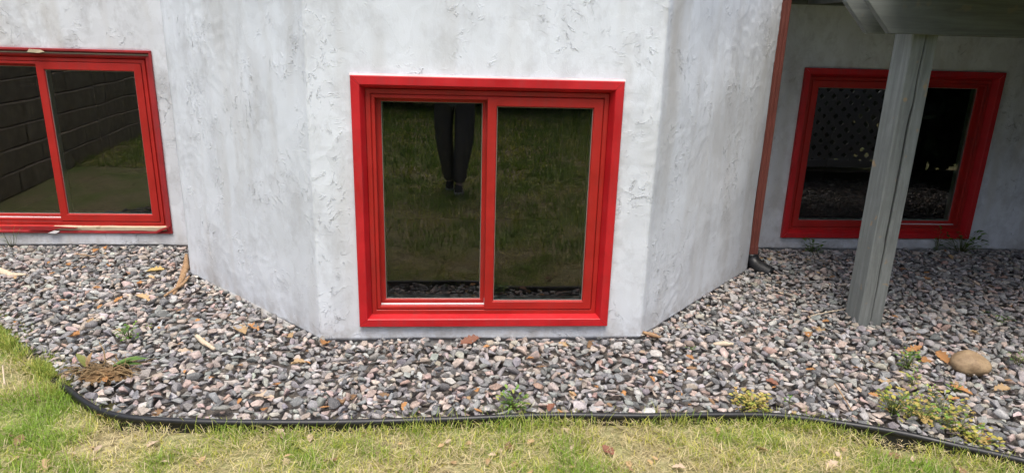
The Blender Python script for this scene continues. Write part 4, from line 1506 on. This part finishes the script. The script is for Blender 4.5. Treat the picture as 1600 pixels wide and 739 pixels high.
tw = tag(empty('added_timber', (4.6, -1.32, 0)), 'added dark timber hiding the bright lawn strip under the lattice', 'timber')  # made-up timber, keeps the lit lawn out of the pane below the lattice
M['timber'] = mat_bark('old_timber', (0.05, 0.042, 0.035), (0.14, 0.12, 0.10))
for k in range(1):
    mb = MB(); mb.box(-1.7 + 0.05 * k, 1.7, -0.075 + 0.01 * k, 0.075 + 0.01 * k, -0.10 + 0.165 * k, 0.062 + 0.165 * k); mb.build('timber', M['timber'], tw, bevel=0.01)

# evergreens at the far side of the yard, heightened and thickened to block low sky
def evergreen(x, y, h, w, label, seed):
    r = np.random.default_rng(seed)
    root = tag(empty('evergreen_tree', (x, y, 0)), label, 'tree', 'evergreens across the yard')
    mb = MB()
    mb.tube([(0, 0, -0.1), (0.03, 0.02, h * 0.4), (0, 0, h * 0.9)], [0.09, 0.06, 0.015], 8)
    for k in range(14):
        a = r.uniform(0, 6.28); zz = h * r.uniform(0.12, 0.75); rr = w * (1 - zz / h) * 0.8
        mb.tube([(0, 0, zz), (math.cos(a) * rr * 0.6, math.sin(a) * rr * 0.6, zz + 0.1), (math.cos(a) * rr, math.sin(a) * rr, zz + 0.05)], [0.025, 0.015, 0.005], 5)
    mb.build('trunk', M['bark'], root)
    n = 5200 if h > 4 else 2600
    t = r.random(n) ** 0.8
    z = 0.12 + t * h * 0.95
    rad = w * np.sqrt(np.clip(1 - t, 0.01, 1)) * (0.72 + 0.28 * np.sin(t * 31 + seed)) * r.uniform(0.45, 1.0, n) ** 0.5
    a = r.uniform(0, 2 * math.pi, n)
    c0 = np.stack([np.cos(a) * rad, np.sin(a) * rad, z], 1)
    s_ = r.uniform(0.05, 0.13, n) * (2.6 if h > 4 else 1.3)
    u = r.normal(size=(n, 3)); u /= np.linalg.norm(u, axis=1)[:, None]
    v = np.cross(u, r.normal(size=(n, 3))); v /= np.linalg.norm(v, axis=1)[:, None]
    V = np.stack([c0 - u * s_[:, None], c0 + v * s_[:, None] * 0.45, c0 + u * s_[:, None], c0 - v * s_[:, None] * 0.45], 1).reshape(-1, 3)
    Fq = np.arange(n * 4).reshape(n, 4)
    c = np.array([0.030, 0.062, 0.022]) * r.uniform(0.6, 1.6, (n, 1))
    link('crown', mesh_np('crown', V, Fq, False, np.repeat(c, 4, 0)), M['conifer'], root)


EV = [(-8.4, -11.6, 7.6, 1.7, 'tall evergreen at the end of the row by the block wall'), (-5.9, -11.9, 6.6, 1.7, 'broad evergreen second in the row from the block wall'),
      (-3.4, -11.5, 7.2, 1.7, 'evergreen third in the row from the block wall'), (-1.1, -11.8, 6.2, 1.7, 'lower evergreen facing the left pane of the red bay window'),
      (1.2, -11.4, 7.4, 1.7, 'tall evergreen facing the fixed pane of the red bay window'), (3.6, -11.8, 6.6, 1.7, 'evergreen third in the row from the deck side'),
      (6.0, -11.5, 7.5, 1.7, 'tall evergreen second in the row from the deck side'), (8.5, -11.8, 6.4, 1.7, 'lower evergreen at the deck end of the row'),
      (9.6, -8.8, 4.3, 1.7, 'added evergreen beyond the lattice screen, nearest the far row'), (9.8, -5.6, 4.3, 1.7, 'added evergreen beyond the lattice screen, middle of three'),
      (9.7, -2.4, 4.3, 1.7, 'added evergreen beyond the lattice screen, nearest the deck'),  # trees on both sides of the yard added to block low sky
      (-9.6, -8.6, 6.8, 1.7, 'added evergreen on the bank behind the block wall, nearest the far row'), (-9.9, -5.2, 6.2, 1.7, 'added evergreen on the bank behind the block wall, middle of three'),
      (-9.7, -1.8, 6.6, 1.7, 'added evergreen on the bank behind the block wall, nearest the house')]
for i, (x, y, h, w, lab) in enumerate(EV):
    evergreen(x, y, h, w, lab, 40 + i)
for i, (x, y, h) in enumerate(((3.75, -1.95, 1.9), (4.5, -2.05, 2.0), (5.5, -1.45, 2.1), (6.2, -0.7, 2.2), (6.6, 0.2, 2.1), (6.7, 1.0, 2.0))):  # bushes added to darken the lattice holes and shut light from under the deck
    evergreen(x, y, h, 0.72, ('added dark evergreen behind the lattice, nearest the bay', 'added dark evergreen behind the far half of the lattice', 'added dark evergreen just past the lattice end', 'added dark evergreen second past the lattice end', 'added dark evergreen third past the lattice end', 'added dark evergreen against the house wall beyond the deck')[i], 90 + i)

# ================================================================== PERSON TAKING THE PICTURE (mirrored in the red bay window)
def cloth(name, col, rough=0.85):
    s = NT(name)
    P = s.coord('Object')
    n1 = s.noise(P, 9, 4, 0.6)
    c = s.mix(s.ramp(n1, [(0.3, 0.0), (0.7, 1.0)]), tuple(x * 0.7 for x in col), col)
    return s.done(c, rough, s.bump(s.noise(s.coord('Object', (14, 14, 5)), 1.0, 3), 0.5, 0.02))


M['skin'] = cloth('skin', (0.52, 0.33, 0.25), 0.55)
M['trousers'] = cloth('dark_trousers', (0.15, 0.14, 0.14))
M['shirt'] = cloth('grey_blue_shirt', (0.26, 0.31, 0.40))
M['hair'] = cloth('dark_hair', (0.03, 0.022, 0.016))
M['shoe'] = cloth('dark_shoe', (0.03, 0.03, 0.033))
M['sole'] = cloth('pale_sole', (0.5, 0.5, 0.5))
M['phone'] = NT('phone_body').done((0.02, 0.02, 0.022), 0.25)
PX, PY = -0.06, -3.50
person = tag(empty('person', (PX, PY, -DROP)), 'person in dark trousers and grey blue shirt holding up a phone', 'person')


def skin_mesh(name, verts, edges, radii, mat, parent, sub=2, root=0):
    me = bpy.data.meshes.new(name)
    me.from_pydata(verts, edges, [])
    o = link(name, me, mat, parent)
    md = o.modifiers.new('skin', 'SKIN')
    md.use_smooth_shade = True
    lay = me.skin_vertices[0].data
    for i, r_ in enumerate(radii):
        lay[i].radius = r_ if hasattr(r_, '__len__') else (r_, r_)
        lay[i].use_root = (i == root)
    sb = o.modifiers.new('sub', 'SUBSURF'); sb.levels = sub; sb.render_levels = sub
    return o


# feet one behind the other, as in mid step; phone at (0.06, 0.335, 1.5) in person space
PHL = Vector((0 - PX, -3.172 - PY, 1.5 + DROP))
hipz = 0.93
VJ = [(0, 0, hipz), (0, 0.0, 1.10), (0, 0.01, 1.28), (0, 0.0, 1.42), (0, 0.02, 1.50), (0, 0.05, 1.57),          # 0-5 pelvis..head base
      (0, 0.05, 1.66), (0, 0.045, 1.73),                                                                             # 6-7 head
      (-0.105, 0, 0.86), (-0.10, 0.0, 0.49), (-0.055, -0.10, 0.10), (-0.06, -0.01, 0.045),                            # 8-11 left leg in world -x
      (0.105, 0, 0.86), (0.085, 0.10, 0.50), (0.035, 0.11, 0.10), (0.055, 0.20, 0.045),                                  # 12-15
      (-0.18, 0, 1.40), (-0.27, 0.03, 1.15), (-0.12, 0.24, 1.36), (-0.045, 0.295, 1.46),                               # 16-19
      (0.18, 0, 1.40), (0.30, 0.03, 1.15), (0.22, 0.24, 1.36), (0.165, 0.295, 1.46)]                                   # 20-23
EJ = [(0, 1), (1, 2), (2, 3), (3, 4), (4, 5), (5, 6), (6, 7), (0, 8), (8, 9), (9, 10), (10, 11), (0, 12), (12, 13), (13, 14), (14, 15),
      (3, 16), (16, 17), (17, 18), (18, 19), (3, 20), (20, 21), (21, 22), (22, 23)]
RJ = [(.15, .105), (.14, .10), (.15, .105), (.11, .085), (.055, .055), (.065, .075), (.078, .095), (.06, .07),
      (.085, .085), (.058, .058), (.036, .036), (.03, .03), (.085, .085), (.058, .058), (.036, .036), (.03, .03),
      (.06, .06), (.043, .043), (.032, .032), (.028, .024), (.06, .06), (.043, .043), (.032, .032), (.028, .024)]
skin_mesh('body', VJ, EJ, RJ, M['skin'], person)
# trousers
T_ = [0, 8, 9, 10, 12, 13, 14]
vt = [Vector(VJ[i]) for i in T_] + [Vector((0, 0, 1.03))]
vt[3] = vt[3] + Vector((0, 0.0, -0.02)); vt[6] = vt[6] + Vector((0, 0, -0.02))
skin_mesh('trousers', [tuple(v) for v in vt], [(7, 0), (0, 1), (1, 2), (2, 3), (0, 4), (4, 5), (5, 6)],
          [(.18, .13), (.108, .115), (.085, .09), (.074, .08), (.108, .115), (.085, .09), (.074, .08), (.165, .125)], M['trousers'], person)
vs = [(0, 0, 0.76), (0, 0, 1.05), (0, 0.0, 1.25), (0, 0.0, 1.42), (0, 0.01, 1.47), VJ[16], VJ[17], (-0.16, 0.19, 1.31), VJ[20], VJ[21], (0.25, 0.19, 1.31)]
skin_mesh('shirt', vs, [(0, 1), (1, 2), (2, 3), (3, 4), (3, 5), (5, 6), (6, 7), (3, 8), (8, 9), (9, 10)],
          [(.225, .155), (.19, .135), (.185, .13), (.14, .105), (.075, .075), (.078, .078), (.062, .062), (.048, .048), (.078, .078), (.062, .062), (.048, .048)], M['shirt'], person)
skin_mesh('hair', [(0, 0.0, 1.63), (0, 0.015, 1.70), (0, 0.04, 1.765)], [(0, 1), (1, 2)], [(.085, .07), (.09, .09), (.06, .07)], M['hair'], person)
# face features
mb = MB()
mb.prism([(0.138, 1.64), (0.168, 1.632), (0.142, 1.69)], 'x', -0.012, 0.012)
mb.build('nose', M['skin'], person, bevel=0.003)
for sx_ in (-1, 1):
    bm = bmesh.new(); bmesh.ops.create_icosphere(bm, subdivisions=2, radius=0.011)
    bmesh.ops.translate(bm, verts=bm.verts[:], vec=(sx_ * 0.032, 0.136, 1.675))
    me = bpy.data.meshes.new('eye'); bm.to_mesh(me); bm.free(); link('eye', me, M['sole'], person)
    bm = bmesh.new(); bmesh.ops.create_icosphere(bm, subdivisions=2, radius=1.0)
    bmesh.ops.transform(bm, matrix=Matrix.Translation((sx_ * 0.082, 0.04, 1.66)) @ Matrix.Diagonal((0.010, 0.02, 0.034, 1)), verts=bm.verts[:])
    me = bpy.data.meshes.new('ear'); bm.to_mesh(me); bm.free(); link('ear', me, M['skin'], person)
mb = MB(); mb.box(-0.026, 0.026, 0.136, 0.142, 1.603, 1.611); mb.build('mouth', M['hair'], person, bevel=0.002)
# shoes
for k, (ax_, ay_) in enumerate(((-0.057, -0.10), (0.040, 0.11))):
    sh = skin_mesh('shoe', [(ax_, ay_ - 0.045, 0.045), (ax_, ay_, 0.075), (ax_, ay_ + 0.08, 0.045), (ax_, ay_ + 0.17, 0.035)], [(0, 1), (1, 2), (2, 3)],
                   [(.042, .042), (.045, .05), (.046, .038), (.040, .028)], M['shoe'], person)
    mb = MB()
    mb.prism([(ax_ - 0.042, ay_ - 0.08), (ax_ + 0.042, ay_ - 0.08), (ax_ + 0.048, ay_ + 0.08), (ax_ + 0.035, ay_ + 0.20), (ax_ - 0.035, ay_ + 0.20), (ax_ - 0.048, ay_ + 0.08)], 'z', 0.0, 0.022)
    sl = mb.build('sole', M['sole'], sh, bevel=0.005)
# hands: palm and fingers closed round the phone's short ends (phone held level, wide way)
for sg, wrist in ((-1, Vector(VJ[19])), (1, Vector(VJ[23]))):
    cx_ = PHL.x + sg * 0.083
    palm = Vector((cx_ + sg * 0.012, PHL.y - 0.035, PHL.z - 0.012))
    vs = [tuple(wrist), tuple(palm), tuple(palm + Vector((0, 0.012, 0.025)))]
    es = [(0, 1), (1, 2)]; rs = [(.026, .02), (.030, .018), (.028, .014)]
    for f in range(4):
        b0 = len(vs)
        zo = 0.030 - 0.020 * f
        ln = (0.9, 1.0, 0.95, 0.75)[f]
        vs += [tuple(palm + Vector((sg * 0.012, 0.012, zo))), tuple(palm + Vector((sg * 0.006, 0.012 + 0.028 * ln, zo))), tuple(palm + Vector((-sg * 0.022 * ln, 0.020 + 0.026 * ln, zo - 0.002)))]
        es += [(1, b0), (b0, b0 + 1), (b0 + 1, b0 + 2)]; rs += [.0095, .009, .0075]
    b0 = len(vs)
    vs += [tuple(palm + Vector((-sg * 0.012, -0.012, -0.018))), tuple(palm + Vector((-sg * 0.036, -0.004, -0.010))), tuple(palm + Vector((-sg * 0.055, 0.006, 0.0)))]
    es += [(1, b0), (b0, b0 + 1), (b0 + 1, b0 + 2)]; rs += [.012, .010, .008]
    skin_mesh('hand', vs, es, rs, M['skin'], person, 2)
ph = MB(); ph.box(-0.081, 0.081, -0.0045, 0.0045, -0.038, 0.038)
pho = ph.build('phone', M['phone'], None, bevel=0.004)
pho.location = tuple(CAM - fw * 0.018)
pho.rotation_euler = (-PITCH, ROLL * -1, -YAW)
tag(pho, 'black phone held level by the person facing the bay', 'phone')
